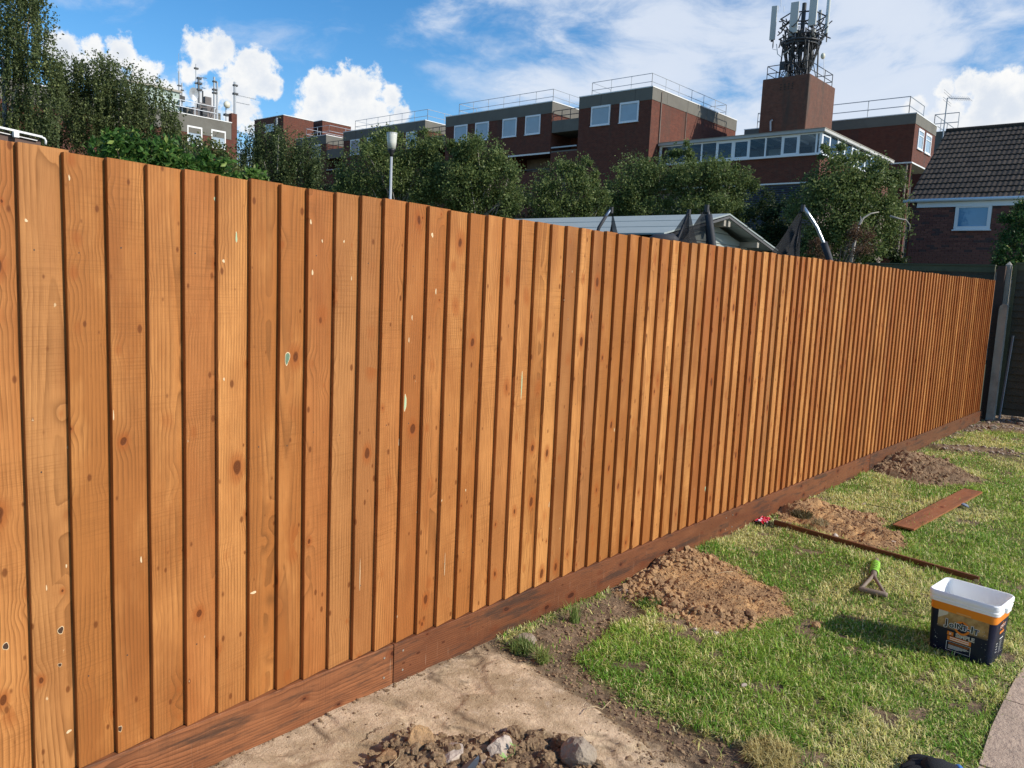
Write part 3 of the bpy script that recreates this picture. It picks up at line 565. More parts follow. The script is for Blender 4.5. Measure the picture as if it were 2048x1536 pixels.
scatter('soil_crumbs', 2600, in_polys([BARE], (0.03, 2.2, 1.6, 4.2), .05), lambda r: 0.002+0.008*r.random()**3, M_clodd, 5, 'loose dark soil crumbs over the bare strip between hardstanding and lawn', 'soil')
scatter('clay_crumbs', 1500, in_polys([HARD], (0.03, 1.5, 1.0, 2.8)), lambda r: 0.0012+0.005*r.random()**5, M_clodd, 6, 'tiny dark crumbs sprinkled on the tan hardstanding', 'soil')
scatter('fence_foot_crumbs', 900, lambda r, n_: np.stack([0.035+np.abs(r.normal(0, .02, n_)), 1.0+r.random(n_)*11.5], -1), lambda r: 0.002+0.007*r.random()**2, M_clodd, 7, 'line of crumbled soil along the foot of the gravel boards', 'soil')
scatter('rubble_fragments', 1500, in_polys([FAR, FAR2], (0.03, 3.2, 9.5, 14.0)), lambda r: 0.006+0.026*r.random()**3, M_stoneg, 8, 'broken stones and soil strewn at the shaded far end of the garden', 'rubble')

# ------------------------------------------------------------------ new featheredge fence: every board a part
TX = [25.8,119.5,206,286,359.4,427.9,493.4,553.7,609,664.6,715.4,761.3,808.7,850.7,892.3,932.3,967.9,1002.7,1035.5,1066.7,1097.4,1126.9,1154.6,1180,1205.4,1229.6,1253,1275,1297,1317,1338,1356,1376,1392.9,1411.6,1429.2,1446.4,1462,1477.8,1492.3,1507,1521.3,1535.5,1549.4,1561.6,1574.5,1586.5,1598,1609,1620,1631.6]
TY = [288,303.6,316.5,328,339,350.3,359.6,368.8,376.6,386,393,401,408.8,415,420,426,431,435.7,440,445,449,452.7,457,459.6,462,466,468.6,472,474.9,477.4,479.5,482.5,485,488,490,492.4,494,496,497.8,500,501.5,503.7,505,507.4,508.4,510.3,512,513.5,515,517,518.3]
by = [at_x(a, b, 0.0)[1] for a, b in zip(TX, TY)]
ny = {61: 7.54, 65: 8.0, 75: 9.134, 88: 10.635, 108: 12.97}
ks = list(range(len(by)))+sorted(ny); vs_ = by+[ny[k] for k in sorted(ny)]
NB = 108
YB = list(np.interp(range(NB+1), ks, vs_)); YB = [by[0]-0.1116*3, by[0]-0.1116*2, by[0]-0.1116]+YB
fence = thing('featheredge_fence', (0, 6, 0), 'long new orange brown featheredge board fence with brown gravel boards, running away across the photo', 'fence')
rb = random.Random(4)
fn = lambda y: float(np.interp(y, [0, 0.73, 1.85, 2.97, 4.07, 5.75, 7.54, 9.13, 10.6, 13], [1.975, 1.971, 1.960, 1.952, 1.957, 1.966, 1.978, 1.986, 1.998, 2.025]))
TKS = []
for i in range(len(YB)-1):
    y0, y1 = YB[i], YB[i+1]; wv = y1-y0; zt = fn(y0)+rb.uniform(-.0045, .0045); zb = 0.172
    tk = rb.uniform(.0185, .0225); TKS.append(tk); nseg = 7; ph = rb.random()*6; vs = []; fs = []
    lean = rb.uniform(-.0022, .0022)
    for k in range(nseg+1):
        z = zb+(zt-zb)*k/nseg; wob = 0.0010*math.sin(ph+k*1.3)+lean*(k/nseg-.5); e = 0.0006*math.sin(ph*2+k*2.1)
        vs += [(0.0075, y0+wob, z), (0.0075+tk-.0012, y0+wob, z), (0.0075+tk, y0+wob+.0014+e, z), (0.0062+rb.uniform(0, .0003), y1+.020, z), (0.0002, y1+.020, z)]
    for k in range(nseg):
        a = k*5
        for j in range(5): fs.append((a+j, a+(j+1) % 5, a+5+(j+1) % 5, a+5+j))
    fs.append((0, 4, 3, 2, 1)); q = nseg*5; fs.append((q, q+1, q+2, q+3, q+4))
    vs = [(a, b-y0, c) for a, b, c in vs]
    me = bpy.data.meshes.new('board'); me.from_pydata(vs, [], [tuple(reversed(f)) for f in fs]); me.materials.append(M_board); me.update()
    bm_o = link('board', me, fence); bm_o.location = (0, y0-6, 0)
# gravel boards
joints = [-0.7, at_x(786, 1320, 0.03)[1], 5.08, 8.08, 11.08, 13.02]
for a, b in zip(joints[:-1], joints[1:]):
    m_ = MB(); n_ = 10; rg = random.Random(int(a*100)); cs = []
    L = b-a-.004; sl = rg.uniform(-.002, .002)
    for k in range(n_+1):
        y = L*k/n_; w_ = .0012*math.sin(k*1.1+a); cs.append([(0.0, y, -.02), (0.031, y, -.02), (0.033+w_, y, 0.0), (0.033+w_, y, 0.168), (0.0305+w_, y, 0.1705), (0.0, y, 0.1705)])
    v = [p for c in cs for p in c]; f = []
    for k in range(n_):
        for j in range(6): f.append((k*6+j, k*6+6+j, k*6+6+(j+1) % 6, k*6+(j+1) % 6))
    f.append(tuple(range(6))); f.append(tuple(reversed(range(n_*6, n_*6+6)))); m_.add(v, f)
    gbo = link('gravel_board', m_.mesh('gravel_board', M_gravelb), fence); gbo.location = (0, a-6+.002, 0)
# rear rails and posts (seen only from other positions)
for z in (0.42, 1.05, 1.68): MB().box(-.045, -.001, -.7, 13.0, z, z+.075).build('rear_rail', M_oldrail, fence)
for y in joints: MB().box(-.145, -.047, y-.05, y+.05, -.05, 1.93).build('fence_post', M_oldrail, fence)
def surf_x(y):
    i = max(0, min(len(YB)-2, int(np.searchsorted(YB, y))-1)); t = (y-YB[i])/(YB[i+1]+.020-YB[i]); return 0.0075+TKS[i]+(0.0064-0.0075-TKS[i])*t
# bare wood and bark patches where the stain missed, as individual thin scabs
M_bare = simple('bare_sapwood', (.66, .50, .30), .7, var=.15, scale=120); M_barkp = simple('green_grey_bark', (.13, .20, .13), .85, var=.5, scale=160)
M_scar = simple('dark_knot_hole', (.05, .022, .010), .8, var=.4, scale=200)
rp_ = random.Random(31)
for (px, py, w_, h_, kd_) in ((573, 716, 7, 15, 'b'), (808, 805, 5, 26, 'g'), (1043, 770, 3.5, 34, 'g'), (122, 1261, 6, 10, 'b'), (11, 1292, 6, 10, 'b'), (120, 1330, 4, 5, 'b'), (432, 398, 4, 6, 'g'), (473, 475, 4, 13, 'g'), (445, 522, 4, 5, 'w'), (50, 441, 5, 4, 'w'), (136, 356, 2.5, 7, 'w'), (618, 444, 3, 7, 'w'), (622, 545, 3, 8, 'w'),
        (644, 482, 2.5, 4, 'w'), (687, 483, 2.5, 4, 'w'), (704, 557, 1.6, 5, 'w'), (862, 470, 5, 6, 'w'), (871, 583, 3, 7, 'w'), (446, 758, 2.5, 5, 'w'), (505, 1184, 13, 3, 'w'), (283, 1120, 3, 8, 'w'), (224, 830, 2, 12, 'w'), (718, 1150, 1.3, 40, 'w'), (888, 1130, 1.2, 30, 'w'), (1412, 978, 3, 7, 'g'), (823, 635, 2, 7, 'w'), (816, 680, 2, 6, 'w'),
        (92, 1175, 2, 7, 'w'), (139, 1464, 8, 4, 'w'), (237, 1455, 5, 8, 'b'), (134, 1133, 2, 6, 'w'), (800, 885, 2, 9, 'w'), (1100, 1010, 1.6, 8, 'w'), (1230, 860, 1.6, 6, 'w'), (960, 760, 1.6, 5, 'w'), (930, 980, 1.6, 4, 'w'), (880, 1000, 2, 3, 'w')):
    c_ = at_x(px, py, .018); y = c_[1]; dd = float(np.dot(c_-CAM, FW)); sw, sh_ = w_*dd/FPX*(.9 if kd_ == 'b' else .62), h_*dd/FPX*(.9 if kd_ == 'b' else .75); n_ = 18; f1_, f2_ = rp_.random()*6, rp_.random()*6; pr_ = [1+.16*math.sin(2*k*2*math.pi/n_+f1_)+.12*math.sin(3*k*2*math.pi/n_+f2_)+.10*(rp_.random()-.5) for k in range(n_)]
    def ringp(s_, off): return [(surf_x(min(max(y+sw*s_*pr_[k]*math.cos(2*math.pi*k/n_), YB[int(np.searchsorted(YB, y))-1]+.003), YB[int(np.searchsorted(YB, y))]-.002))+off, min(max(y+sw*s_*pr_[k]*math.cos(2*math.pi*k/n_), YB[int(np.searchsorted(YB, y))-1]+.003), YB[int(np.searchsorted(YB, y))]-.002), c_[2]+sh_*s_*pr_[k]*math.sin(2*math.pi*k/n_)) for k in range(n_)]
    b_ = MB(); b_.add(ringp(1, -.001)+ringp(1, .0009), [tuple(range(n_, 2*n_))]+[(k, k+n_, (k+1) % n_+n_, (k+1) % n_) for k in range(n_)]); po = b_.build('bare_patch', M_bare, fence)
    if kd_ != 'w': q_ = MB(); q_.add(ringp(.86, .0007)+ringp(.82, .0014), [tuple(range(n_, 2*n_))]+[(k, k+n_, (k+1) % n_+n_, (k+1) % n_) for k in range(n_)]); q_.build('bark_scab', M_scar if (kd_ == 'b' and py > 1200) else M_barkp if kd_ == 'b' else simple('pale_green_fleck', (.38, .50, .30), .8), po)
# nails: two rows, one per board and rail
M_nail = simple('rusty_nail', (0.05, 0.03, 0.02), 0.7)
nm = MB()
for z in (0.46, 1.09, 1.72):
    for i in range(3, len(YB)-1):
        y = YB[i]+.030+rb.uniform(-.006, .008); x = surf_x(YB[i]+.030)-.0016; zz = z+rb.uniform(-.025, .025); r = .0026
        nm.add([(x+.0012, y+r*math.cos(t*1.047), zz+r*math.sin(t*1.047)) for t in range(6)]+[(x-.002, y+r*math.cos(t*1.047), zz+r*math.sin(t*1.047)) for t in range(6)], [tuple(range(6))]+[(t, t+6, (t+1) % 6+6, (t+1) % 6) for t in range(6)])
nl = nm.build('nail_head', M_nail, fence); nl['kind'] = 'stuff'
# screws in the gravel boards
sc = MB()
for j in joints[1:-1]:
    for dy in (-.05, .05):
        for z in (.045, .13): sc.tube([(.030, j+dy, z), (.0352, j+dy, z)], .0045, 8)
so = sc.build('screw_head', simple('zinc_screw', (0.45, 0.42, 0.36), 0.4, 0.6), fence); so['kind'] = 'stuff'

# ------------------------------------------------------------------ old fence across the end of the garden
YE = 13.55
pl = thing('old_panel_fence', (-2.2, YE, 0), 'dark slatted panel beyond the far end of the new fence, left of the concrete post', 'fence', 'old fence panels across the end of the garden')
def panel(root, x0, x1, ztop, zb=0.08):
    MB().box(x0, x1, YE-.03, YE+.03, ztop-.09, ztop).build('top_rail', M_oldrail, root)
    MB().box(x0-.005, x1+.005, YE-.045, YE+.045, ztop+.002, ztop+.022).build('capping', M_oldrail, root)
    z = zb; k = 0
    while z < ztop-.09:
        z = min(z, ztop-.20) if z > ztop-.215 else z
        m_ = MB(); t = .014+.004*math.sin(k*2.3); m_.add([(x0, YE-.020-t, z), (x1, YE-.020-t, z+.004*math.sin(k)), (x1, YE-.012, z+.125), (x0, YE-.012, z+.125), (x0, YE+.0, z), (x1, YE+.0, z), (x1, YE-.002, z+.125), (x0, YE-.002, z+.125)], [(0, 1, 2, 3), (4, 7, 6, 5), (0, 4, 5, 1), (3, 2, 6, 7), (0, 3, 7, 4), (1, 5, 6, 2)])
        m_.build('slat', M_oldwood, root); z += .102; k += 1
        if z > ztop-.19 and z < ztop-.09: z = max(z, ztop-.205); MB().box(x0, x1, YE-.02, YE-.004, z, ztop-.085).build('slat', M_oldwood, root); break
    for x in (x0+.02, (x0+x1)/2, x1-.02): MB().box(x-.02, x+.02, YE+.002, YE+.03, zb, ztop-.092).build('batten', M_oldwood, root)
ztop = at_y(1900, 531, YE)[2]; xpost = at_y(1994, 640, YE)[0]
print('end fence top', ztop, 'post x', xpost, at_y(2012, 640, YE))
zp = ztop
panel(pl, xpost-1.93, xpost-.10, zp); panel(pl, xpost-3.85, xpost-2.02, zp)
pr = thing('old_panel_fence', (1.2, YE, 0), 'dark slatted panel at the right edge of the photo, right of the concrete post', 'fence', 'old fence panels across the end of the garden')
panel(pr, xpost+.16, xpost+1.95, at_y(2035, 531, YE)[2]+.02)
MB().box(xpost+.14, xpost+.185, YE-.05, YE+.03, .06, at_y(2035, 531, YE)[2]).build('side_frame', M_oldrail, pr)
cp = thing('concrete_fence_post', (xpost, YE-.05, 0), 'tall grey concrete fence post with pointed top where the old panels meet', 'fence post')
zc = at_y(2006, 523, YE)[2]
m_ = MB(); x0, x1 = at_y(2001, 640, YE)[0], at_y(2011, 640, YE)[0]
m_.box(x0, x1, YE-.10, YE+.04, -.05, zc-.05); m_.add([(x0, YE-.10, zc-.05), (x1, YE-.10, zc-.05), (x1, YE+.04, zc-.05), (x0, YE+.04, zc-.05), ((x0+x1)/2, YE-.03, zc)], [(0, 1, 4), (1, 2, 4), (2, 3, 4), (3, 0, 4)]); m_.build('shaft', M_conc, cp)
tp = thing('timber_fence_post', (xpost-.05, YE-.06, 0), 'dark timber post strapped to the left side of the concrete post', 'fence post')
MB().box(at_y(1988, 640, YE)[0], x1-.045, YE-.19, YE-.105, -.05, zc-.07).build('post', simple('dark_red_brown_post', (0.05, 0.028, 0.02), .85, var=.3, scale=12), tp)
sp = thing('concrete_post_spur', (xpost-.06, YE-.2, 0), 'short pale concrete repair spur with rounded top in front of the timber post', 'post spur')
zs = at_y(1990, 607, YE-.3)[2]; m_ = MB(); xa, xb, yA, yB_ = at_y(1985, 730, YE-.3)[0], at_y(2001, 730, YE-.3)[0], YE-.33, YE-.20
pts = [(xa, -.05), (xb, -.05), (xb, zs-.02), (xb-.03, zs), (xa+.045, zs), (xa+.012, zs-.03), (xa, zs-.08)]
m_.add([(x, yA, z) for x, z in pts]+[(x, yB_, z) for x, z in pts], [tuple(range(7)), tuple(reversed(range(7, 14)))]+[(i, i+7, (i+1) % 7+7, (i+1) % 7) for i in range(7)]); m_.build('spur', M_conc, sp)
pc = MB(); pc.beam((xpost+.20, YE-.12, .0), (xpost+.24, YE-.07, 1.25), .03, .012)
tag(pc.build('thin_metal_strip', simple('dull_strip', (.30, .30, .32), .5), None), 'thin grey strip leaning on the dark panel right of the concrete post', 'strip')

# ------------------------------------------------------------------ rubble in the foreground
def rock(name, px, py, rpx, mat, seed, label, cat='stone', flat=.8, lift=.5, jag=.16, sub=2, stretch=(1.0, 1.0), group=None, cut=.50):
    p = at_z(px, py, 0.02); dd = float(np.dot(p-CAM, FW)); r = rpx/FPX*dd*(1.12 if py > 1460 else 1.1)
    V0, F0 = ICO[sub]; rg = np.random.default_rng(seed)
    # faceted: push vertices onto a few random cutting planes
    V = V0.copy()
    for _ in range(14):
        nrm = rg.normal(0, 1, 3); nrm /= np.linalg.norm(nrm); d0 = cut+0.30*rg.random(); s_ = V@nrm; k = s_ > d0; V[k] -= np.outer(s_[k]-d0, nrm)
    V = V*(1+.035*rg.normal(0, 1, (len(V), 1)))*r*np.array([stretch[0], stretch[1], flat]); a = rg.random()*6.28; ca, sa = math.cos(a), math.sin(a)
    V = V@np.array([[ca, sa, 0], [-sa, ca, 0], [0, 0, 1]]); b = np.array([p[0], p[1], gh(p[0], p[1])]); ob = link(name, mesh_np(name, V+np.array([0, 0, r*flat*lift]), np.array(F0), mat, False), None, b)
    return tag(ob, label, cat, group)
G_ = 'rubble pieces in the foreground heap'
rock('rubble_stone', 998, 1498, 27, M_stone, 31, 'pale pinkish angular stone with green sprigs beside it, top of the foreground rubble', group=G_, flat=.95, lift=.65)
rock('rubble_stone', 905, 1508, 31, M_stone, 32, 'pale wedge shaped stone left of the pinkish stone, foreground rubble', group=G_, flat=.6, lift=.6)
rock('rubble_stone', 1157, 1514, 33, M_stoneg, 33, 'round mottled grey stone at the right end of the foreground rubble', group=G_, flat=.95, lift=.6, jag=.1, cut=.70)
rock('rubble_stone', 962, 1508, 12, M_stone, 34, 'small white stone between the two pale foreground stones', group=G_)
rock('rubble_stone', 968, 1522, 12, M_stone, 35, 'small white stone behind the dark trowel tip', group=G_, lift=1.0)
rock('rubble_stone', 1078, 1490, 6, M_stone, 36, 'tiny pale pebble beyond the rubble, right of the green sprigs', group=G_)
rock('clay_lump', 838, 1490, 27, M_clod, 37, 'tall orange brown clay lump at the back left of the foreground rubble', 'clay lump', group=G_, flat=1.2, lift=.55)
rock('clay_lump', 775, 1513, 26, M_clod, 38, 'orange brown clay lump at the far left of the foreground rubble', 'clay lump', group=G_, flat=.8, lift=.5)
rock('clay_lump', 1020, 1530, 22, M_clodd, 39, 'brown crumbly soil lump at the photo bottom in front of the pinkish stone', 'clay lump', group=G_)
rock('clay_lump', 1070, 1528, 17, M_clodd, 40, 'brown soil lump left of the mottled grey stone', 'clay lump', group=G_)
rock('rubble_stone', 720, 1530, 8, M_stone, 41, 'small pale stone at the left tail of the foreground rubble', group=G_)
HP = [tuple(p) for p in gpoly([(690, 1560), (735, 1515), (800, 1482), (870, 1478), (960, 1478), (1060, 1474), (1130, 1482), (1200, 1515), (1225, 1580), (1100, 1680), (800, 1680)])]
MP['m0'] = HP
mound('m0', 'rough heap of rubble and brown clods at the bottom edge of the photo', 0.025, M_soild, M_clodd, 29, None, 1500)
rg = np.random.default_rng(77); cl = MB()
for i in range(260):
    x, y = HP[0]
    for _ in range(40):
        x = rg.uniform(min(p[0] for p in HP), max(p[0] for p in HP)); y = rg.uniform(min(p[1] for p in HP), max(p[1] for p in HP))
        if float(poly_sd(np.array([x]), np.array([y]), HP)[0]) > 0.0: break
    r = .007+.024*rg.random()**2.0; cl.blob((x, y, gh(x, y)+.014+r*.3), (r*(.8+.6*rg.random()), r, r*.75), i, 2, .20)
tag(cl.build('rubble_clods', M_clodd, None), 'brown soil clods packed between the foreground stones', 'soil clods', kind='stuff')
def sprig(px, py, s_, seed, label):
    p = at_z(px, py, .05); r0 = random.Random(seed); root = thing('weed_sprig', (p[0], p[1], p[2]-.03), label, 'weed'); m_ = MB()
    ml = simple('weed_leaf_green', (0.26, 0.42, 0.12), .5, var=.2, scale=40)
    for k in range(5):
        a = r0.random()*6.28; L = s_*(.7+.5*r0.random()); d = np.array([math.cos(a), math.sin(a), .7]); d /= np.linalg.norm(d); u = np.cross(d, [0, 0, 1.0]); u /= np.linalg.norm(u); b = np.array([p[0], p[1], p[2]-.01])
        lf = MB(); pr_ = [0, .35, .62, .55, .88, .75, 1.0]; wd2 = [.05, .30, .18, .34, .14, .22, 0]
        v = []; 
        for t, w_ in zip(pr_, wd2): v += [b+d*L*t+u*L*w_*.6+np.array([0, 0, .15*L*w_]), b+d*L*t-u*L*w_*.6+np.array([0, 0, .15*L*w_])]
        lf.add(v, [(2*i, 2*i+1, 2*i+3, 2*i+2) for i in range(6)]); lf.build('leaf', ml, root)
    m_.tube([(p[0], p[1], p[2]-.05), (p[0], p[1], p[2])], .0012, 5); m_.build('stem', ml, root)
sprig(1012, 1512, .028, 1, 'pale green weed sprig in front of the pinkish stone')
sprig(1030, 1488, .026, 2, 'pale green weed sprig at the right of the pinkish stone')
# trowel tip (dark grey pointing blade)
p = at_z(958, 1512, .055); q = at_z(928, 1546, .05); tr = thing('trowel', (q[0], q[1], q[2]), 'dark grey pointed tool tip resting on the foreground rubble at the photo bottom', 'trowel')
d = (p-q); d /= np.linalg.norm(d); u = np.cross(d, [0, 0, 1.0]); u /= np.linalg.norm(u); b0 = p-d*.13
blade = MB(); pro = [(0, .016), (.3, .023), (.7, .017), (.92, .007), (1, .0008)]
for zoff in (.0, -.003):
    blade.add([b0+d*.13*t+u*w_*s_+np.array([0, 0, zoff+(.006 if s_ == 0 else 0)]) for t, w_ in pro for s_ in (-1, 0, 1)], [(3*i+j, 3*i+j+1, 3*i+j+4, 3*i+j+3) for i in range(4) for j in range(2)])
blade.build('blade', simple('dark_steel_blade', (.10, .115, .13), .35, .5, var=.2, scale=60), tr)
MB().tube([b0-d*.07, b0+d*.0], [.004, .004], 8).build('tang', M_darkrail, tr); MB().tube([b0-d*.17, b0-d*.12, b0-d*.065], [.012, .014, .010], 10).build('handle', M_black, tr, smooth=True)
rock('flat_stone', 1052, 1272, 26, M_stoneg, 51, 'flat grey brown stone lying on bare soil by the gravel board', flat=.22, lift=.7)
rock('rubble_stone', 1250, 1172, 17, M_stoneg, 52, 'flat stone at the near left foot of the closest soil heap', flat=.3, lift=.6)
rock('rubble_stone', 1431, 1259, 7, M_stone, 53, 'small square pale stone at the front edge of the closest soil heap', flat=.5)
rock('rubble_stone', 1389, 1251, 7, M_stone, 54, 'small tan stone left of the square pale one, closest soil heap', flat=.5)
rock('rubble_stone', 1419, 1209, 8, M_stoneg, 55, 'small flat grey stone on the middle of the closest soil heap', flat=.45, lift=1.6)
rock('clay_lump', 1635, 1245, 10, M_clod, 56, 'small orange clay lump in the grass right of the closest soil heap', 'clay lump')
rock('rubble_stone', 1728, 1006, 6, M_stone, 57, 'small pale stone in the grass at the end of the black cord', flat=.6)
rock('rubble_stone', 1986, 858, 9, M_stone, 58, 'round pale stone at the foot of the old concrete post', flat=.8)
rock('rubble_stone', 2034, 838, 11, M_stone, 59, 'whitish stone by the old slatted panel at the right edge', flat=.5)
rock('concrete_lump', 1978, 832, 9, M_conc, 60, 'square concrete lump at the base of the repair spur', 'concrete lump', flat=.9)
rock('rubble_stone', 1670, 1072, 6, M_stone, 61, 'pale stone on the near slope of the second soil heap', flat=.6, lift=1.5)
rock('rubble_stone', 1787, 1083, 6, M_stone, 62, 'pale orange stone at the right toe of the second soil heap', flat=.6, lift=1.2)
rock('dry_leaf_scrap', 1488, 1366, 8, M_stone, 63, 'tan scrap of debris in the middle of the near lawn', 'debris', flat=.4, lift=2.2)
# turf clump upended on heap 2
p = at_z(1600, 1038, .08); tuft('turf_clump', p[0], p[1]+.02, 420, .075, .075, (.05, .045, .02), (.20, .16, .07), 9, 'dark upturned clump of turf and roots on the second soil heap', 'turf', 1.1)
bpy.data.objects['turf_clump'].location.z += .10
p = at_z(1640, 1050, .05); tuft('dry_root_tuft', p[0], p[1], 160, .06, .06, (.42, .34, .18), (.30, .22, .12), 10, 'straw coloured dry roots on the second soil heap', 'roots', 1.1); bpy.data.objects['dry_root_tuft'].location.z += .06
def twig(name, pts, r, mat, label, cat='twig', zz=.012):
    P_ = [at_z(x, y, zz) for x, y in pts]; P_ = [np.array([a[0], a[1], gh(a[0], a[1])+zz]) for a in P_]
    tag(MB().tube(P_, r, 6).build(name, mat, None, smooth=True), label, cat)
M_straw = simple('dry_root', (.50, .38, .22), .8)
twig('root_strand', [(1168, 1432), (1176, 1421), (1190, 1417), (1205, 1409), (1216, 1400), (1221, 1395)], .0014, M_straw, 'thin curling pale root on the hardstanding edge', 'root')
twig('straw_stem', [(1057, 1494), (1075, 1478), (1091, 1465)], .0012, M_straw, 'thin straight straw stem lying right of the green sprigs', 'straw', .02)
twig('root_strand', [(770, 1536), (785, 1524), (798, 1510), (800, 1496)], .001, M_straw, 'thin pale root hanging on the left clay lumps', 'root', .05)
twig('black_cord', [(1730, 1008), (1758, 1014), (1785, 1018), (1800, 1023), (1805, 1030), (1801, 1037)], .0022, M_black, 'thin black hooked cord lying in the grass left of the flat plank', 'cord', .03)
twig('twig', [(1432, 1147), (1450, 1143), (1466, 1142)], .0015, M_straw, 'pale stalk on top of the closest soil heap', 'twig', .09)

# ------------------------------------------------------------------ planks on the lawn
def lying_board(name, a, b, wdt, th, zl, mat, label, cat, roll=0.0, sag=.0):
    a = np.array(a); b = np.array(b); d = b-a; L = float(np.linalg.norm(d[:2])); ang = math.atan2(d[1], d[0]); m_ = MB(); n_ = 8; cs = []
    for k in range(n_+1):
        x = L*k/n_; z = sag*math.sin(math.pi*k/n_)
        cs.append([(x, -wdt/2, z-th), (x, wdt/2, z-th*.45), (x, wdt/2, z), (x, -wdt/2, z)])
    v = [q for c in cs for q in c]; f = []
    for k in range(n_):
        for j in range(4): f.append((k*4+j, k*4+4+j, k*4+4+(j+1) % 4, k*4+(j+1) % 4))
    f.append((0, 1, 2, 3)); f.append((n_*4+3, n_*4+2, n_*4+1, n_*4)); m_.add(v, f)
    ob = link(name, m_.mesh(name, mat), None, (a[0], a[1], zl)); ob.rotation_euler = (roll, math.atan2(-(b[2]-a[2]), L), ang); return tag(ob, label, cat)
q1, q2, q3, q4 = at_z(1785, 1051, .03), at_z(1828, 1061, .03), at_z(1925, 979, .03), at_z(1968, 985, .03)
lying_board('loose_plank', (q1+q2)/2, (q3+q4)/2, float(np.linalg.norm(q2-q1))*.98, .014, .04, M_plank, 'short wide reddish brown plank lying flat on the lawn', 'plank')
e1, e2 = at_z(1549, 1044, .03), at_z(1958, 1158, .03)
lying_board('loose_batten', e1, e2, .020, .032, .044, M_batten, 'long thin dark brown batten lying across the lawn towards the tub', 'batten', sag=.0)
# red crisp packet
p = at_z(1521, 1042, .02); pk = MB(); rg = np.random.default_rng(5); nn = 9
V = [(p[0]-.03+.075*(i/(nn-1))+rg.normal(0, .003), p[1]-.055+.15*(j/(nn-1))+rg.normal(0, .004), gh(p[0], p[1])+.018+.022*rg.random()+(.012 if 0 < i < nn-1 else 0)) for j in range(nn) for i in range(nn)]
pk.add(V, [(j*nn+i, j*nn+i+1, (j+1)*nn+i+1, (j+1)*nn+i) for j in range(nn-1) for i in range(nn-1)])
mt, n, b = new_mat('foil_packet'); nz = n.noise(n.world(), 22, 3, .6); n.put(b.inputs['Base Color'], n.mix(n.ramp(nz, .52, .58), (.55, .02, .03), (.75, .70, .72))); b.inputs['Roughness'].default_value = .25; b.inputs['Metallic'].default_value = .2
tag(pk.build('crisp_packet', mt, None), 'crumpled red and silver foil packet under the gravel board by the second heap', 'packet')
p = at_z(1925, 1008, .03); gl = MB(); 
for k in range(5): gl.tube([p+np.array([-.05, .0, -.01]), p+np.array([.0, .01*k-.02, .0]), p+np.array([.055-.006*k, .018*k-.03, -.012])], [.006, .008, .005], 6)
tag(gl.build('crumpled_cloth', simple('blue_grey_cloth', (.16, .19, .24), .8, var=.3, scale=50), None, smooth=True), 'small blue grey crumpled rag beside the flat plank', 'rag')
# spade-type handle with green line
g0, g1 = at_z(1753, 1120, .03), at_z(1747, 1151, .035); gl_, gr_ = at_z(1721, 1177, .03), at_z(1771, 1189, .03)
hd = thing('wound_string_handle', (g1[0], g1[1], 0), 'old wooden tool handle with triangular grip, wound with bright green string, on the lawn', 'tool handle')
M_hw = simple('weathered_handle_wood', (.24, .18, .13), .75, var=.35, scale=40, bump=.001, bscale=120)
g0[2] = .03; g1[2] = .034; gl_[2] = .026; gr_[2] = .028
MB().tube([g0, g0+(g1-g0)*.3, g1], [.016, .018, .017], 14).build('shaft', M_hw, hd, smooth=True)
MB().tube([g1, g1+(gl_-g1)*.5, gl_], [.012, .010, .0105], 10).build('grip_side', M_hw, hd, smooth=True)
MB().tube([g1, g1+(gr_-g1)*.5, gr_], [.012, .010, .0105], 10).build('grip_side', M_hw, hd, smooth=True)
MB().tube([gl_+(gl_-gr_)*.08, gl_, (gl_+gr_)/2, gr_, gr_+(gr_-gl_)*.08], [.012, .0155, .016, .0155, .012], 12).build('grip_bar', M_hw, hd, smooth=True)
M_str = simple('lime_string', (.34, .66, .06), .6, var=.15, scale=100)
sm = MB(); ax = (g1-g0); Ls = np.linalg.norm(ax); ax /= Ls; uu = np.cross(ax, [0, 0, 1.0]); uu /= np.linalg.norm(uu); ww = np.cross(uu, ax); pts = []
rs_ = random.Random(3)
for k in range(23*12):
    t = k/(23*12); a = k/12*2*math.pi; rr = .021+.003*math.sin(math.pi*t)+rs_.uniform(0, .0015); pts.append(g0+ax*(Ls*(.26+.58*(0.5-0.5*math.cos(3*math.pi*t))))+uu*rr*math.cos(a)+ww*rr*math.sin(a))
sm.tube(pts, .0026, 5); sm.build('string_winding', M_str, hd, smooth=True)
tail = [pts[-1], pts[-1]+np.array([.05, .03, -.01]), pts[-1]+np.array([.07, -.04, -.015]), pts[-1]+np.array([.055, -.10, -.02]), pts[-1]+np.array([.085, -.13, -.02]), pts[-1]+np.array([.10, -.10, -.018]), pts[-1]+np.array([.075, -.09, -.018])]
MB().tube(tail, .0024, 5).build('string_tail', M_str, hd, smooth=True)

# ------------------------------------------------------------------ plastic tub of jointing compound
BX, BY = 1.685, 4.255; A_, B_ = .147, .117; BHT = .302
tub = thing('plastic_tub', (BX, BY, 0), 'open rectangular white rimmed tub with navy JOINT-IT wrap standing on the lawn', 'tub')
M_navy = simple('navy_printed_plastic', (.006, .010, .030), .42, var=.25, scale=30, dirt=.12, dcol=(.06, .06, .07), spec=.3)
M_orng = simple('orange_print_band', (.80, .24, .015), .4, var=.06, scale=20)
M_wht = simple('white_polypropylene', (.92, .92, .90), .35, var=.02, scale=20, dirt=.12, dcol=(.62, .56, .46))
tub.rotation_euler = (0, 0, math.radians(-5))
def rr_ring(a, b, r, z, n_=6):
    out = []
    for cx, cy, a0 in ((a-r, b-r, 0), (-a+r, b-r, 90), (-a+r, -b+r, 180), (a-r, -b+r, 270)):
        for k in range(n_+1): t = math.radians(a0+90*k/n_); out.append((BX+cx+r*math.cos(t), BY+cy+r*math.sin(t), z))
    return out
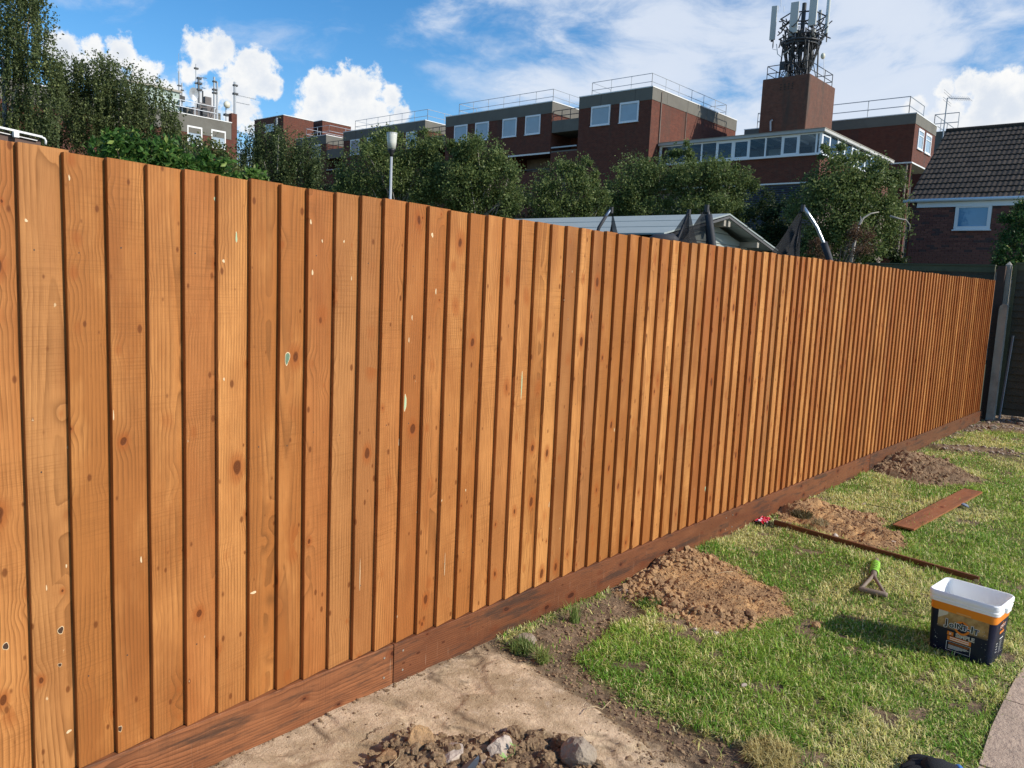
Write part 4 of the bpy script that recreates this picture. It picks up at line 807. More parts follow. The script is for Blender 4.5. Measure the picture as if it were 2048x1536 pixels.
def loft(rings, name, mat, capb=False):
    m_ = MB(); n_ = len(rings[0]); v = [p for r in rings for p in r]; f = [(i*n_+j, i*n_+(j+1) % n_, (i+1)*n_+(j+1) % n_, (i+1)*n_+j) for i in range(len(rings)-1) for j in range(n_)]
    if capb: f.append(tuple(reversed(range(n_))))
    m_.add(v, f); return m_.build(name, mat, tub, smooth=True)
def prof(z): return 1.0-0.085*(1-z/BHT)
def R_(z, e=0.0): return rr_ring(A_*prof(z)+e, B_*prof(z)+e, .030, z)
def sharp(o, ang=40):
    for p_ in o.data.polygons: p_.use_smooth = True
    md = o.modifiers.new('edges', 'EDGE_SPLIT'); md.split_angle = math.radians(ang)
sharp(loft([rr_ring(A_*.90, B_*.90, .028, .003), R_(.008), R_(.06), R_(.12), R_(.208)], 'body', M_navy, True))
sharp(loft([R_(.208, .0002), R_(.2105, .0008), R_(.230, .0008), R_(.248, .0008)], 'orange_band', M_orng))
rim_ = loft([R_(.248, .001), R_(.250, .007), R_(.266, .0085), R_(.268, .006), R_(.278, .006), R_(.280, .0095), R_(.297, .0085), R_(.302, .004), R_(.301, .0), R_(.278, -.0018), R_(.12, -.003), R_(.012, -.003), rr_ring(A_*.80, B_*.80, .02, .010), rr_ring(.004, .004, .001, .010)], 'rim_and_liner', M_wht); sharp(rim_)
for xs_ in (-1, 1):
    y_ = BY; x_ = BX+xs_*(A_+.011); MB().box(x_-.006, x_+.006, y_-.032, y_+.032, .252, .278).build('handle_lug', M_wht, tub, bevel=.003)
# print on the front (-Y) and right (+X) faces
def front(u, v, off=.0006):      # u -1..1 across the flat part, v = height fraction
    z = v*BHT; return (BX+u*(A_-.030)*1.0, BY-B_*prof(z)-off, z)
def side(u, v, off=.0006): z = v*BHT; return (BX+A_*prof(z)+off, BY+u*(B_-.030), z)
def decal(fn_, u0, u1, v0, v1, name, mat, off=.0006, n_=6):
    m_ = MB()
    for k in range(n_):
        a, c = v0+(v1-v0)*k/n_, v0+(v1-v0)*(k+1)/n_; m_.add([fn_(u0, a, off), fn_(u1, a, off), fn_(u1, c, off), fn_(u0, c, off)], [(0, 1, 2, 3)])
    return m_.build(name, mat, tub)
mt, n, b = new_mat('label_picture'); s_ = n.sep(n.world()); hh = n.ramp(s_[2], .118, .150)
pc_ = n.mix(n.ramp(n.noise(n.world(), 28, 4, .6), .35, .65), (.50, .32, .13), (.30, .17, .06)); n.put(b.inputs['Base Color'], n.mix(hh, (.010, .016, .042), pc_)); b.inputs['Roughness'].default_value = .4
decal(front, -.86, 1.0, .42, .695, 'label_picture', mt, .0008)
MBx = MB(); MBx.add([front(-.86, .56, .0014), front(-.50, .655, .0014), front(-.50, .695, .0014), front(-.86, .695, .0014)], [(0, 1, 2, 3)]); MBx.build('label_highlight', simple('label_cream', (.66, .60, .46), .4), tub)
M_wpr = simple('white_print', (.78, .78, .76), .4, var=.02); M_opr = simple('orange_print', (.72, .20, .02), .4, var=.05); M_kpr = simple('black_print', (.012, .014, .02), .4)
def ring_decal(fn_, cu, cv, r0, r1, name, mat, off, n_=24, a0=0, a1=360, su=A_-.03):
    m_ = MB(); v = []
    for k in range(n_+1):
        t = math.radians(a0+(a1-a0)*k/n_)
        for r in (r0, r1): v.append(fn_(cu+r*math.cos(t)/su, cv+r*math.sin(t)/BHT, off))
    m_.add(v, [(2*k, 2*k+1, 2*k+3, 2*k+2) for k in range(n_)]); return m_.build(name, mat, tub)
ring_decal(front, .06, .49, .0, .030, 'logo_disc', M_navy, .0016); ring_decal(front, .06, .49, .024, .034, 'logo_ring', M_opr, .0022)
dm = MB(); dm.add([front(.06+dx/(A_-.03), .49+dz/BHT, .0028) for dx, dz in ((-.022, 0), (0, -.022), (.022, 0), (0, .030))], [(0, 1, 2, 3)]); dm.build('logo_diamond', M_navy, tub)
def text(body, fn_, cu, cv, size, name, mat, off, face='front', shear=0.0, rot=0.0, extr=.0, bold=0.0):
    cu_ = bpy.data.curves.new(name, 'FONT'); cu_.body = body; cu_.size = size; cu_.align_x = 'CENTER'; cu_.align_y = 'CENTER'; cu_.shear = shear; cu_.offset = bold; cu_.resolution_u = 3
    tmp = bpy.data.objects.new('tmp', cu_); COL.objects.link(tmp); bpy.context.view_layer.update(); dg = bpy.context.evaluated_depsgraph_get(); me = bpy.data.meshes.new_from_object(tmp.evaluated_get(dg)); bpy.data.objects.remove(tmp)
    me.name = name; me.materials.clear(); me.materials.append(mat); su = (A_-.03) if face == 'front' else (B_-.03); cr, sr = math.cos(rot), math.sin(rot)
    for v in me.vertices:
        x, y = v.co.x*cr-v.co.y*sr, v.co.x*sr+v.co.y*cr; q = fn_(cu+x/su, cv+y/BHT, off); v.co = (q[0]-BX, q[1]-BY, q[2])
    return link(name, me, tub)
# word built letter by letter so that the small O and T sit as on the tub
lets = [('J', -.068, .044, .004), ('o', -.045, .038, -.002), ('I', -.0285, .034, -.001), ('N', -.0100, .034, -.001), ('T', .0120, .034, -.001), ('-', .0285, .044, .0), ('I', .0430, .044, .002), ('T', .0600, .034, -.003)]
for bold, mat, off in ((.0034, M_wpr, .0034), (.0013, M_kpr, .0040)):
    for ch, dx, s_, dz in lets: text(ch, front, .06+dx*1.0/(A_-.03), .505+dz/BHT, s_, 'lettering', mat, off, bold=bold)
text('SIMPLE', front, .20, .352, .027, 'lettering', M_wpr, .0016, bold=.0012); text('SIMPLE', front, .20, .352, .027, 'lettering', simple('tan_print', (.42, .33, .22), .5), .0021)
decal(front, -.46, -.23, .325, .385, 'print_block', M_opr, .0014, 1); text('x', front, -.345, .358, .024, 'lettering', M_wpr, .0018)
decal(front, -.44, .44, .243, .312, 'print_block', M_opr, .0014, 1)
for v_ in (.262, .292): decal(front, -.34, .36, v_-.006, v_+.006, 'small_print_line', M_wpr, .0018, 1)
for (u0, u1, v0, v1) in ((-.46, .44, .222, .227), (-.46, .44, .078, .083), (-.46, -.445, .083, .222), (.425, .44, .083, .222)): decal(front, u0, u1, v0, v1, 'print_frame', M_wpr, .0014, 1)
for k, (v_, L_) in enumerate(((.203, .80), (.186, .74), (.165, .70), (.152, .76), (.139, .66), (.126, .52), (.113, .40))): decal(front, -.38, -.38+L_, v_-.003, v_+.003, 'small_print_line', M_opr if k < 2 else M_wpr, .0014, 1)
decal(front, -.2, .34, .705, .725, 'faint_print_line', simple('faint_print', (.70, .36, .12), .4), .0016, 1)
text('JOINT-IT', side, .05, .60, .021, 'lettering', M_opr, .0016, 'side', bold=.0012); text('JOINT-IT', side, .05, .60, .021, 'lettering', M_wpr, .0020, 'side')
ring_decal(side, .05, .60, .015, .018, 'logo_ring', M_opr, .0012, su=B_-.03); decal(side, -.30, .42, .475, .515, 'print_block', M_opr, .0012, 1)
decal(side, -.12, .48, .375, .392, 'small_print_line', M_wpr, .0012, 1)
for k in range(16): decal(side, -.05, .40-.1*((k*7) % 3), .345-.013*k, .350-.013*k, 'small_print_line', simple('grey_print', (.30, .31, .33), .5), .0012, 1)
for k in range(4): decal(side, -.62, -.35, .33-.045*k, .338-.045*k, 'small_print_line', M_wpr, .0012, 1)
rg = random.Random(8); spl = MB()
for k in range(46):
    if rg.random() < .5: fn_, u, v = front, rg.choice((-1, 1))*rg.uniform(.78, 1.0), rg.random()**1.6*.55+.02
    else: fn_, u, v = side, rg.uniform(-1, 1), rg.random()**2*.4+.02
    r = rg.uniform(.0008, .0028); su = (A_-.03) if fn_ is front else (B_-.03)
    spl.add([fn_(u+r*math.cos(t*1.05)*rg.uniform(.5, 1.3)/su, v+r*math.sin(t*1.05)*rg.uniform(.5, 1.6)/BHT, .0018) for t in range(6)], [tuple(range(6))])
o = spl.build('cement_splash', simple('dried_cement', (.45, .44, .42), .8), tub); o['kind'] = 'stuff'

# ------------------------------------------------------------------ black work glove at the bottom edge
p = at_z(1870, 1536, .035); gv = thing('work_glove', (p[0], p[1], 0), 'black knitted work glove with blue cuff edge lying at the bottom right of the photo', 'glove')
rt = np.array([RT[0], RT[1], 0]); rt /= np.linalg.norm(rt); fw = np.array([FW[0], FW[1], 0]); fw /= np.linalg.norm(fw); up3 = np.array([0, 0, 1.0]); c0 = np.array([p[0], p[1], 0.026])+rt*-.0
gm_ = MB()
def gp(a, b, z): return c0+rt*a+fw*b+up3*z
gm_.tube([gp(.075, -.012, 0), gp(.05, -.012, .003), gp(.02, -.012, .008), gp(-.025, -.010, .010), gp(-.045, -.01, .002)], [.026, .030, .038, .040, .026], 14)
for (a, b, L, r) in ((-.035, .024, .055, .0125), (-.045, .006, .075, .0125), (-.045, -.014, .070, .012), (-.035, -.034, .055, .011)):
    gm_.tube([gp(a+.03, b*.8, .010), gp(a, b, .012), gp(a-L*.5, b+.006, .010), gp(a-L*.85, b+.004, .002), gp(a-L, b, -.004)], [r*1.1, r, r*.95, r*.85, r*.35], 10)
gm_.tube([gp(.03, .02, .01), gp(.005, .042, .012), gp(-.03, .058, .012), gp(-.06, .060, .006), gp(-.067, .058, .003)], [.016, .014, .0125, .010, .004], 10)
gm_.build('glove_body', simple('black_knit', (.012, .013, .016), .9, var=.5, scale=300, bump=.002, bscale=600), gv, smooth=True)
MB().tube([gp(.070, -.012, .0), gp(.085, -.010, .0)], [.028, .029], 16).build('cuff_edge', simple('blue_cuff', (.05, .16, .40), .7), gv, smooth=True)

# ------------------------------------------------------------------ brick house with tiled roof
YH = 29.0; XH = -5.72; EZ = 5.03
hs = thing('brick_house', (-1.5, 33, 0), 'brick house with dark tiled roof and one white window at the right edge', 'house')
MB().box(XH+.10, 4.0, YH+.02, YH+7.4, -.06, EZ-.12).build('wall', M_hbrick_wall, hs)
# verge gable
gb_ = MB(); gb_.add([(XH+.10, YH+.02, EZ-.12), (XH+.10, YH+7.4, EZ-.12), (XH+.10, YH+3.7, 7.75), (4.0, YH+.02, EZ-.12), (4.0, YH+7.4, EZ-.12), (4.0, YH+3.7, 7.75)], [(0, 2, 1), (3, 4, 5), (0, 3, 5, 2), (1, 2, 5, 4)]); gb_.build('gable', M_hbrick_wall, hs)
wx0, wx1 = at_y(1913, 408, YH)[0], at_y(1985.6, 408, YH)[0]; wz1 = at_y(1913, 408, YH)[2]; wz0 = at_y(1950, 459, YH)[2]
bmesh_ = {}
def brick_me(L):
    k = round(L, 3)
    if k not in bmesh_: bmesh_[k] = MB().box(0, k, -.012, .02, 0, .0645).mesh('brick', M_hbrick)
    return bmesh_[k]
nb = 0; stuffb = MB(); zc_ = EZ-.20; row = 0; xr_ = at_y(2048, 470, YH)[0]+.35
while zc_ > 2.75:
    z0 = zc_-.0645; x = XH+.10-(.1125 if row % 2 else 0)
    while x < xr_:
        a, b = max(x, XH+.10), x+.215; x += .225
        if b-a < .03: continue
        segs = [(a, b)]
        if z0 < wz1+.06 and z0+.0645 > wz0-.04: segs = [(s0, s1) for s0, s1 in ((a, min(b, wx0-.02)), (max(a, wx1+.02), b)) if s1-s0 > .03]
        for s0, s1 in segs:
            if nb < 296:
                o = link('brick', brick_me(s1-s0), hs); o.location = (s0-(-1.5), YH-33, z0); nb += 1
            else: stuffb.box(s0, s1, YH-.012, YH+.02, z0, z0+.0645)
    zc_ -= .075; row += 1
o = stuffb.build('brick', M_hbrick, hs); o['kind'] = 'stuff'
# tiles
PT = math.atan2(7.9-EZ, 3.8); ct, st_ = math.cos(PT), math.sin(PT); SL = math.hypot(3.8, 7.9-EZ)
def tile_me():
    m_ = MB(); n_ = 12; top = []; bot = []
    for k in range(n_+1):
        x = .305*k/n_; ph = (k/n_*2) % 1.0; zz = .016*(math.sin(math.pi*ph)**2 if ph < 1 else 0); top.append((x, zz))
    v = []
    for (s_, lift) in ((0, .036), (.40, .0)):
        for x, zz in top: v.append((x, s_, zz+lift))
    for x, zz in top: v.append((x, 0.004, zz*.3-.004))
    f = [(k, k+1, n_+1+k+1, n_+1+k) for k in range(n_)]+[(2*(n_+1)+k, 2*(n_+1)+k+1, k+1, k) for k in range(n_)]
    m_.add(v, f); return m_.mesh('roof_tile', M_tile)
tme = tile_me(); rt_ = random.Random(9); ncol = 20; rows = 14; g_ = SL/rows
for r in range(rows):
    for c in range(ncol):
        x = XH-.05+c*.30; s_ = r*g_; o = link('roof_tile', tme, hs)
        o.location = (x+1.5+rt_.uniform(-.003, .003), YH-.10+s_*ct-33, EZ+.02-.05+s_*st_+rt_.uniform(-.003, .004)); o.rotation_euler = (PT+rt_.uniform(-.008, .008), 0, rt_.uniform(-.004, .004))
rf = MB(); rf.add([(XH-.02, YH-.05, EZ-.06), (4.1, YH-.05, EZ-.06), (4.1, YH+3.7, 7.82), (XH-.02, YH+3.7, 7.82), (4.1, YH+7.6, EZ-.05), (XH-.02, YH+7.6, EZ-.05), (XH-.02, YH+3.7, 7.70), (XH-.02, YH+.1, EZ-.16)], [(0, 1, 2, 3), (3, 2, 4, 5), (0, 3, 6, 7)]); rf.build('roof', M_tile, hs)
MB().tube([(XH-.06, YH+3.72, 7.90), (4.1, YH+3.72, 7.90)], .085, 10).build('ridge_tiles', M_tile, hs)
gu = MB(); gu.tube([(XH-.15, YH-.16, EZ-.045), (4.1, YH-.16, EZ-.045)], .055, 10); gu.build('gutter', M_upvc, hs, smooth=True)
MB().box(XH+.25, 4.0, YH-.07, YH-.045, EZ-.26, EZ-.09).build('fascia', M_upvc, hs)
dp = MB(); dp.tube([(XH+.0, YH-.12, EZ-.1), (XH+.02, YH-.02, EZ-.5), (XH+.02, YH-.02, 0)], .036, 8); dp.build('downpipe', M_black, hs)
def window(parent, c0, c1, z0, z1, face, plane, fr=.07, glass=None, mull=None, out=.03, blind=None, sill=True, transom=False, frm=None):
    """c0..c1 along X for a -Y face, along Y for a +X face"""
    glass = glass or M_glass; m_ = MB(); frm = frm or M_upvc
    def bx(a0, a1, d0, d1, b0, b1):
        if face == 'y': m_.box(a0, a1, plane-d1, plane-d0, b0, b1)
        else: m_.box(plane+d0, plane+d1, a0, a1, b0, b1)
    bx(c0, c0+fr, 0.001, out, z0, z1); bx(c1-fr, c1, 0.001, out, z0, z1); bx(c0+fr, c1-fr, 0.001, out, z0, z0+fr); bx(c0+fr, c1-fr, 0.001, out, z1-fr*1.3, z1)
    if mull:
        for q in mull: bx(q-fr*.4, q+fr*.4, .001, out*.95, z0+fr, z1-fr*1.3)
    if transom: bx(c0+fr, c1-fr, .001, out*.9, (z0+z1)/2+.25, (z0+z1)/2+.31)
    if sill: bx(c0-.04, c1+.04, .001, out+.05, z0-.04, z0-.003)
    wo = m_.build('window', frm, parent); p_ = MB()
    if face == 'y': p_.box(c0+fr, c1-fr, plane-.016, plane-.008, z0+fr, z1-fr*1.3)
    else: p_.box(plane+.008, plane+.016, c0+fr, c1-fr, z0+fr, z1-fr*1.3)
    p_.build('pane', glass, wo)
    if blind:
        q_ = MB()
        if face == 'y': q_.box(c0+fr, c1-fr, plane-.0065, plane-.002, z0+fr+(z1-z0)*blind[0], z1-fr*1.3-(z1-z0)*blind[1])
        else: q_.box(plane+.002, plane+.0065, c0+fr, c1-fr, z0+fr+(z1-z0)*blind[0], z1-fr*1.3)
        q_.build('curtain', simple('pale_curtain', (.55, .58, .58), .8, var=.12, scale=6), wo)
    return wo
window(hs, wx0, wx1, wz0, wz1, 'y', YH, fr=.10, glass=M_glassb, out=.05)
# tv aerial behind the ridge
am = thing('tv_aerial', (XH-.3, YH+5.2, 0), 'tv aerial on a tall thin mast rising behind the left end of the tiled roof', 'tv aerial')
a1 = at_y(1895, 196, YH+5.2); a0 = at_y(1886, 268, YH+5.2); a00 = np.array([a0[0]-.02, a0[1], 5.0])
MB().tube([a00, a1], .024, 8).build('mast', M_rail, am)
e_ = at_y(1940, 198, YH+4.9); ym = MB(); ym.tube([a1, e_], .012, 6); sdv = np.array([.25, .6, -.25]); sdv /= np.linalg.norm(sdv)
for k in range(12): c_ = a1+(e_-a1)*(.12+.08*k); ym.tube([c_-sdv*.16, c_+sdv*.16], .005, 4)
for k in (-2, -1, 1, 2): c_ = a1+np.array([0, 0, .09*k]); ym.tube([c_-sdv*.26, c_+sdv*.26], .006, 4)
ym.build('yagi', M_rail, am)

# ------------------------------------------------------------------ stepped flats: blocks share the facade plane Y = 50
YF = 50.0; ZT = 16.0
def railing(parent, pts, z0, hs_=(.55, 1.05), r=.024, step=1.9, mat=None, name='roof_railing'):
    m_ = MB(); mat = mat or M_rail
    for (a, b) in zip(pts[:-1], pts[1:]):
        a = np.array([a[0], a[1], z0]); b = np.array([b[0], b[1], z0]); n_ = max(1, int(round(np.linalg.norm(b-a)/step)))
        for h in hs_: m_.tube([a+[0, 0, h], b+[0, 0, h]], r, 6)
        for k in range(n_+1): c_ = a+(b-a)*k/n_; m_.tube([c_, c_+[0, 0, hs_[-1]]], r, 6)
    return m_.build(name, mat, parent)
def capblock(root, x0, x1, y0, y1, zt=ZT, band=.86, zb=-.06, mat=None, voids=None):
    """brick body, render band, white coping"""
    m_ = MB(); m_.box(x0, x1, y0, y1, zb, zt-band-.06); m_.build('wall', mat or M_brick, root)
    MB().box(x0-.03, x1+.03, y0-.03, y1+.03, zt-band-.06, zt-.07).build('parapet_band', M_band, root)
    MB().box(x0-.06, x1+.06, y0-.06, y1+.06, zt-.07, zt).build('coping', M_coping, root)
    # panel joints of the band
    j = MB(); k = x0+2.0
    while k < x1-1: j.box(k-.012, k+.012, y0-.034, y0-.031, zt-band-.06, zt-.07); k += 3.0
    k = y0+2.0
    while k < y1-1: j.box(x1+.031, x1+.034, k-.012, k+.012, zt-band-.06, zt-.07); k += 3.0
    if j.v: j.build('band_joint', M_void, root)
def balcony(root, x0, x1, zlist, deep=2.6, rail=True):
    MB().box(x0, x1, YF+deep, YF+deep+.3, -.06, ZT-1.2).build('recess_back_wall', M_brick, root)
    for (zb, zt, mat) in zlist: MB().box(x0+.003, x1-.003, YF+.05, YF+deep, zb, zt).build('balcony_front', mat, root)
fa = thing('apartment_block', (-32.6, 55, 0), 'dark brick flats block with sunlit side wall and two white windows, right of the centre', 'building', 'stepped brick flats behind the birches')
capblock(fa, -35.82, -29.4, YF, 63.1)
w1 = at_y(1183, 212, YF), at_y(1219, 254, YF); w2 = at_y(1240, 206, YF), at_y(1276, 248, YF)
for a in (w1, w2): window(fa, a[0][0]+.03, a[1][0], 13.68, 15.12, 'y', YF, fr=.11, out=.06, blind=(0, 0))
dpm = MB(); y_ = at_x(1322, 200, -29.4)[1]; dpm.tube([(-29.33, y_, 15.8), (-29.33, y_, 12.1)], .045, 6); y2_ = at_x(1373, 215, -29.4)[1]; dpm.tube([(-29.34, y2_, 15.1), (-29.34, y2_, 12.1)], .03, 6); dpm.build('downpipe', M_hbrick_wall, fa)
railing(fa, [(-35.3, YF+3.2), (-35.3, YF+.8), (-30.0, YF+.8), (-30.0, 62.3), (-31.5, 62.3)], ZT, (.55, 1.12))
railing(fa, [(-38.4, YF+.10), (-35.9, YF+.10)], 14.47, (.35, .75), mat=M_darkrail, name='balcony_railing', r=.03, step=.8)
balcony(fa, -38.47, -35.82, [(13.56, 14.47, M_band), (12.05, 12.15, M_band), (8.0, 12.05, M_brick), (5.6, 6.6, M_band), (0, 4.6, M_brick)])
MB().box(-38.4, -35.9, YF-.02, YF+.04, 12.36, 12.46).build('handrail', M_rail, fa)
fb = thing('apartment_block', (-44.5, 53, 0), 'dark brick flats block with four white windows in a row, middle of the photo', 'building', 'stepped brick flats behind the birches')
MB().box(-50.49, -38.5, YF, 60, 12.1, ZT-.92).build('wall', M_brick, fb)
MB().box(-50.49, -42.84, YF, 60, -.06, 12.098).build('wall', M_brick, fb); MB().box(-42.838, -38.5, YF, 60, -.06, 10.65).build('wall', M_brick, fb)
MB().box(-42.838, -38.5, YF+2.3, 60, 10.652, 12.098).build('recess_back_wall', M_hbrick_wall, fb)
MB().box(-42.9, -38.5, YF-.05, YF+.0, 11.98, 12.10).build('lintel', M_coping, fb); MB().box(-42.8, -38.52, YF-.01, YF+.03, 10.80, 10.88).build('handrail', M_darkrail, fb)
MB().box(-50.52, -38.47, YF-.03, 60.03, ZT-.92, ZT-.07).build('parapet_band', M_band, fb); MB().box(-50.55, -38.44, YF-.06, 60.06, ZT-.07, ZT).build('coping', M_coping, fb)
for (xa, xb, ya, yb) in ((909.6, 934.3, 250, 285), (951.6, 977, 243.5, 279), (1006.3, 1032.6, 236.7, 274), (1052, 1080, 229.9, 269)):
    A1, B1 = at_y(xa, ya, YF), at_y(xb, yb, YF); window(fb, A1[0], B1[0], 13.6, 15.10, 'y', YF, fr=.10, out=.06, blind=(0, 0) if xa < 1000 else (.12, .0))
railing(fb, [(-49.7, YF+3), (-49.7, YF+.8), (-39.1, YF+.8), (-39.1, 59.2)], ZT, (.55, 1.12))
railing(fb, [(-53.1, YF+.10), (-50.6, YF+.10)], 14.47, (.35, .75), mat=M_darkrail, name='balcony_railing', r=.03, step=.8)
balcony(fb, -53.18, -50.51, [(13.56, 14.47, M_band), (8.0, 12.10, M_brick), (0, 6, M_brick)])
fc = thing('apartment_block', (-59, 53, 0), 'dark brick flats block behind the lamp post, left of the four window block', 'building', 'stepped brick flats behind the birches')
capblock(fc, -65.31, -53.21, YF, 60)
for (xa, xb) in ((701.5, 719.5), (734.6, 753), (813, 834)):
    A1, B1 = at_y(xa, 280, YF), at_y(xb, 280, YF); window(fc, A1[0], B1[0], 13.6, 15.10, 'y', YF, fr=.10, out=.06, blind=(.1, 0))
railing(fc, [(-64.5, YF+3), (-64.5, YF+.8), (-53.8, YF+.8), (-53.8, 59.2)], ZT, (.55, 1.12))
railing(fc, [(-68.1, YF+.10), (-65.4, YF+.10)], 14.47, (.35, .75), mat=M_darkrail, name='balcony_railing', r=.03, step=.8)
balcony(fc, -68.21, -65.33, [(13.56, 14.47, M_band), (8.0, 12.05, M_brick), (0, 6, M_brick)])
MB().box(-68.2, -65.35, YF-.02, YF+.03, 12.36, 12.46).build('handrail', M_rail, fc)
fd = thing('apartment_block', (-71, 53, 0), 'narrow dark brick flats block above the weeping tree left of the lamp post', 'building', 'stepped brick flats behind the birches')
capblock(fd, -73.62, -68.24, YF, 60)
A1, B1 = at_y(624, 290, YF), at_y(641, 290, YF); window(fd, A1[0], B1[0], 13.6, 15.10, 'y', YF, fr=.10, out=.06)
railing(fd, [(-73, YF+8), (-73, YF+.8), (-68.9, YF+.8), (-68.9, 59.2)], ZT, (.55, 1.12))
# penthouse boxes further back
pe1 = at_d(567, 229, 104); pe2 = at_d(645, 240, 108)
fe = thing('rooftop_block', (pe1[0]-4, pe1[1]+3, 0), 'brick rooftop block with white edge, far left behind the weeping tree', 'building', 'set back brick blocks at the left')
capblock(fe, at_y(509, 240, pe1[1])[0], pe1[0], pe1[1], at_x(627, 241, pe1[0])[1], zt=pe1[2], band=.05)
A1, B1 = at_y(531, 250, pe1[1]), at_y(548, 262, pe1[1]); window(fe, A1[0], B1[0], B1[2], A1[2], 'y', pe1[1], fr=.12, out=.06)
MB().tube([at_y(554, 236, pe1[1]-.3), at_y(554, 262, pe1[1]-.3)], .16, 8).build('flue', M_rail, fe)
ff = thing('rooftop_block', (pe2[0]-2, pe2[1]+3, 0), 'second brick rooftop block with white edge, just left of the lamp post', 'building', 'set back brick blocks at the left')
capblock(ff, at_y(600, 243, pe2[1])[0], pe2[0], pe2[1], at_x(702, 253, pe2[0])[1], zt=pe2[2], band=.05)

# block with the aerials, its sunlit side towards us
XF = -73.16; zf = 16.3
fg = thing('apartment_block', (XF-4, 30, 0), 'sunlit brick flats block with many aerials on its roof, upper left behind the bushes', 'building')
MB().box(XF-14, XF, 12, 42.83, -.06, zf-1.7).build('wall', M_brick, fg); MB().box(XF-14, XF+.04, 12, 42.2, zf-1.7, zf-.08).build('parapet_band', M_band, fg); MB().box(XF-14, XF+.08, 12, 42.25, zf-.08, zf).build('coping', M_coping, fg)
MB().box(XF-.6, XF, 42.25, 42.83, zf-1.7, zf+.9).build('wall_end', M_brick, fg); MB().box(XF-14, XF-3.2, 39.2, 42.82, zf-.3, zf+1.3).build('upstand', M_band, fg)
for (xa, xb, yt, yb) in ((374, 404, 250, 283), (422, 451, 258, 290)):
    A1, B1 = at_x(xa, yt, XF), at_x(xb, yt+4, XF); zz = A1[2]; window(fg, A1[1], B1[1], zz-1.75, zz, 'x', XF, fr=.12, out=.06, blind=(0, 0), frm=M_coping)
railing(fg, [(XF-.7, 30), (XF-.7, 41.0), (XF-3.5, 41.0)], zf, (.7, 1.3), r=.035, step=2.3, mat=simple('bright_rail', (.62, .64, .66), .4, .2))
MB().box(XF-5.5, XF-2.6, 33.2, 38.2, zf, at_x(365, 187, XF-2.6)[2]).build('plant_cabin', M_green, fg)
MB().box(XF-5.8, XF-2.4, 33.0, 38.4, at_x(365, 187, XF-2.6)[2], at_x(365, 187, XF-2.6)[2]+.18).build('cabin_roof', M_conc, fg)
def mast(px, ytop, ybot, r, label, extras=(), X=XF-1.6, name='roof_mast', double=None, mat=None):
    b = at_x(px, ybot, X); t = at_x(px, ytop, X); b = np.array([b[0], b[1], zf]); t = np.array([b[0], b[1], t[2]]); root = thing(name, b, label, 'antenna mast', 'aerial masts on the far left roof')
    m_ = MB(); m_.tube([b, t], r, 8)
    if double: m_.tube([b+[0, double, 0], t+[0, double, -.4]], r*.9, 8)
    m_.build('pole', mat or M_pole, root); L = t[2]-b[2]
    for (kind, fz, s_) in extras:
        c_ = b+np.array([0, 0, L*fz]); e = MB()
        if kind == 'box': e.box(c_[0]+r, c_[0]+r+s_, c_[1]-s_*.6, c_[1]+s_*.6, c_[2]-s_, c_[2]+s_); e.build('radio_unit', M_darkrail, root)
        if kind == 'clamp': e.box(c_[0]-s_, c_[0]+s_, c_[1]-s_, c_[1]+s_*1.6, c_[2]-s_*.5, c_[2]+s_*.5); e.build('clamp', M_darkrail, root)
        if kind == 'yagi':
            e.tube([c_, c_+[0, s_, 0]], .02, 5)
            for k in range(9): e.tube([c_+[-.22, s_*(.15+.1*k), 0], c_+[.22, s_*(.15+.1*k), 0]], .008, 4)
            e.build('yagi', M_rail, root)
        if kind == 'dish':
            n_ = 16; v = [(c_[0]+.35, c_[1]-.5, c_[2])]+[(c_[0]+.55, c_[1]-.5+s_*.75*math.cos(t_*2*math.pi/n_), c_[2]+s_*math.sin(t_*2*math.pi/n_)) for t_ in range(n_)]
            e.add(v, [(0, 1+k, 1+(k+1) % n_) for k in range(n_)]); e.tube([c_, c_+[.35, -.5, 0]], .03, 5); e.build('grid_dish', M_rail, root)
        if kind == 'whip': e.tube([t, t+[0, 0, s_]], .018, 5); e.build('whip', M_rail, root)
        if kind == 'drum': e.blob(c_+np.array([.2, 0, 0]), (s_*.7, s_, s_), 3, 2, 0.0); e.build('radome', simple('cream_radome', (.62, .60, .48), .5), root, smooth=True)
    return root
mast(358, 143, 187, .07, 'tall twin aerial mast at the left end of the cabin on the far roof', (('whip', 1, 1.7), ('box', .45, .22), ('clamp', .7, .12), ('clamp', .25, .14)), X=XF-3)
mast(364, 166, 190, .06, 'short mast with a small box on the cabin roof', (('box', .55, .25), ('clamp', .8, .1)), X=XF-3)
mast(392, 128, 210, .045, 'thinnest tall pole with a grid dish on the far roof', (('dish', .42, .62), ('clamp', .92, .14), ('clamp', .65, .1)))
mast(397.5, 154, 222, .11, 'stout dark mast right of the grid dish on the far roof', (('clamp', .97, .16), ('clamp', .85, .18), ('clamp', .70, .18), ('clamp', .3, .14)), mat=simple('dark_mast', (.14, .15, .16), .5))
mast(402, 150, 215, .02, 'thin wire aerial between the stout mast and the twin poles', (('yagi', .95, .6), ('yagi', .72, .45)))
mast(405.5, 182, 222, .07, 'low dark aerial right of the stout mast on the far roof', (('clamp', .5, .2), ('box', .25, .4)), mat=M_darkrail)
mast(428.5, 154, 238, .10, 'pair of tall grey poles side by side on the far roof', (('clamp', .9, .14), ('clamp', .72, .16), ('clamp', .65, .16)), double=.32)
mast(452, 205, 228, .06, 'short stub carrying a cream radome on the far roof', (('drum', .9, .36), ('clamp', .5, .2)), X=XF-3.0)
mast(469.5, 164, 246, .13, 'rightmost thick mast with two horizontal yagis on the far roof', (('clamp', .92, .16), ('clamp', .72, .18), ('yagi', .70, 2.3), ('yagi', .53, 1.6)), X=XF-.5)
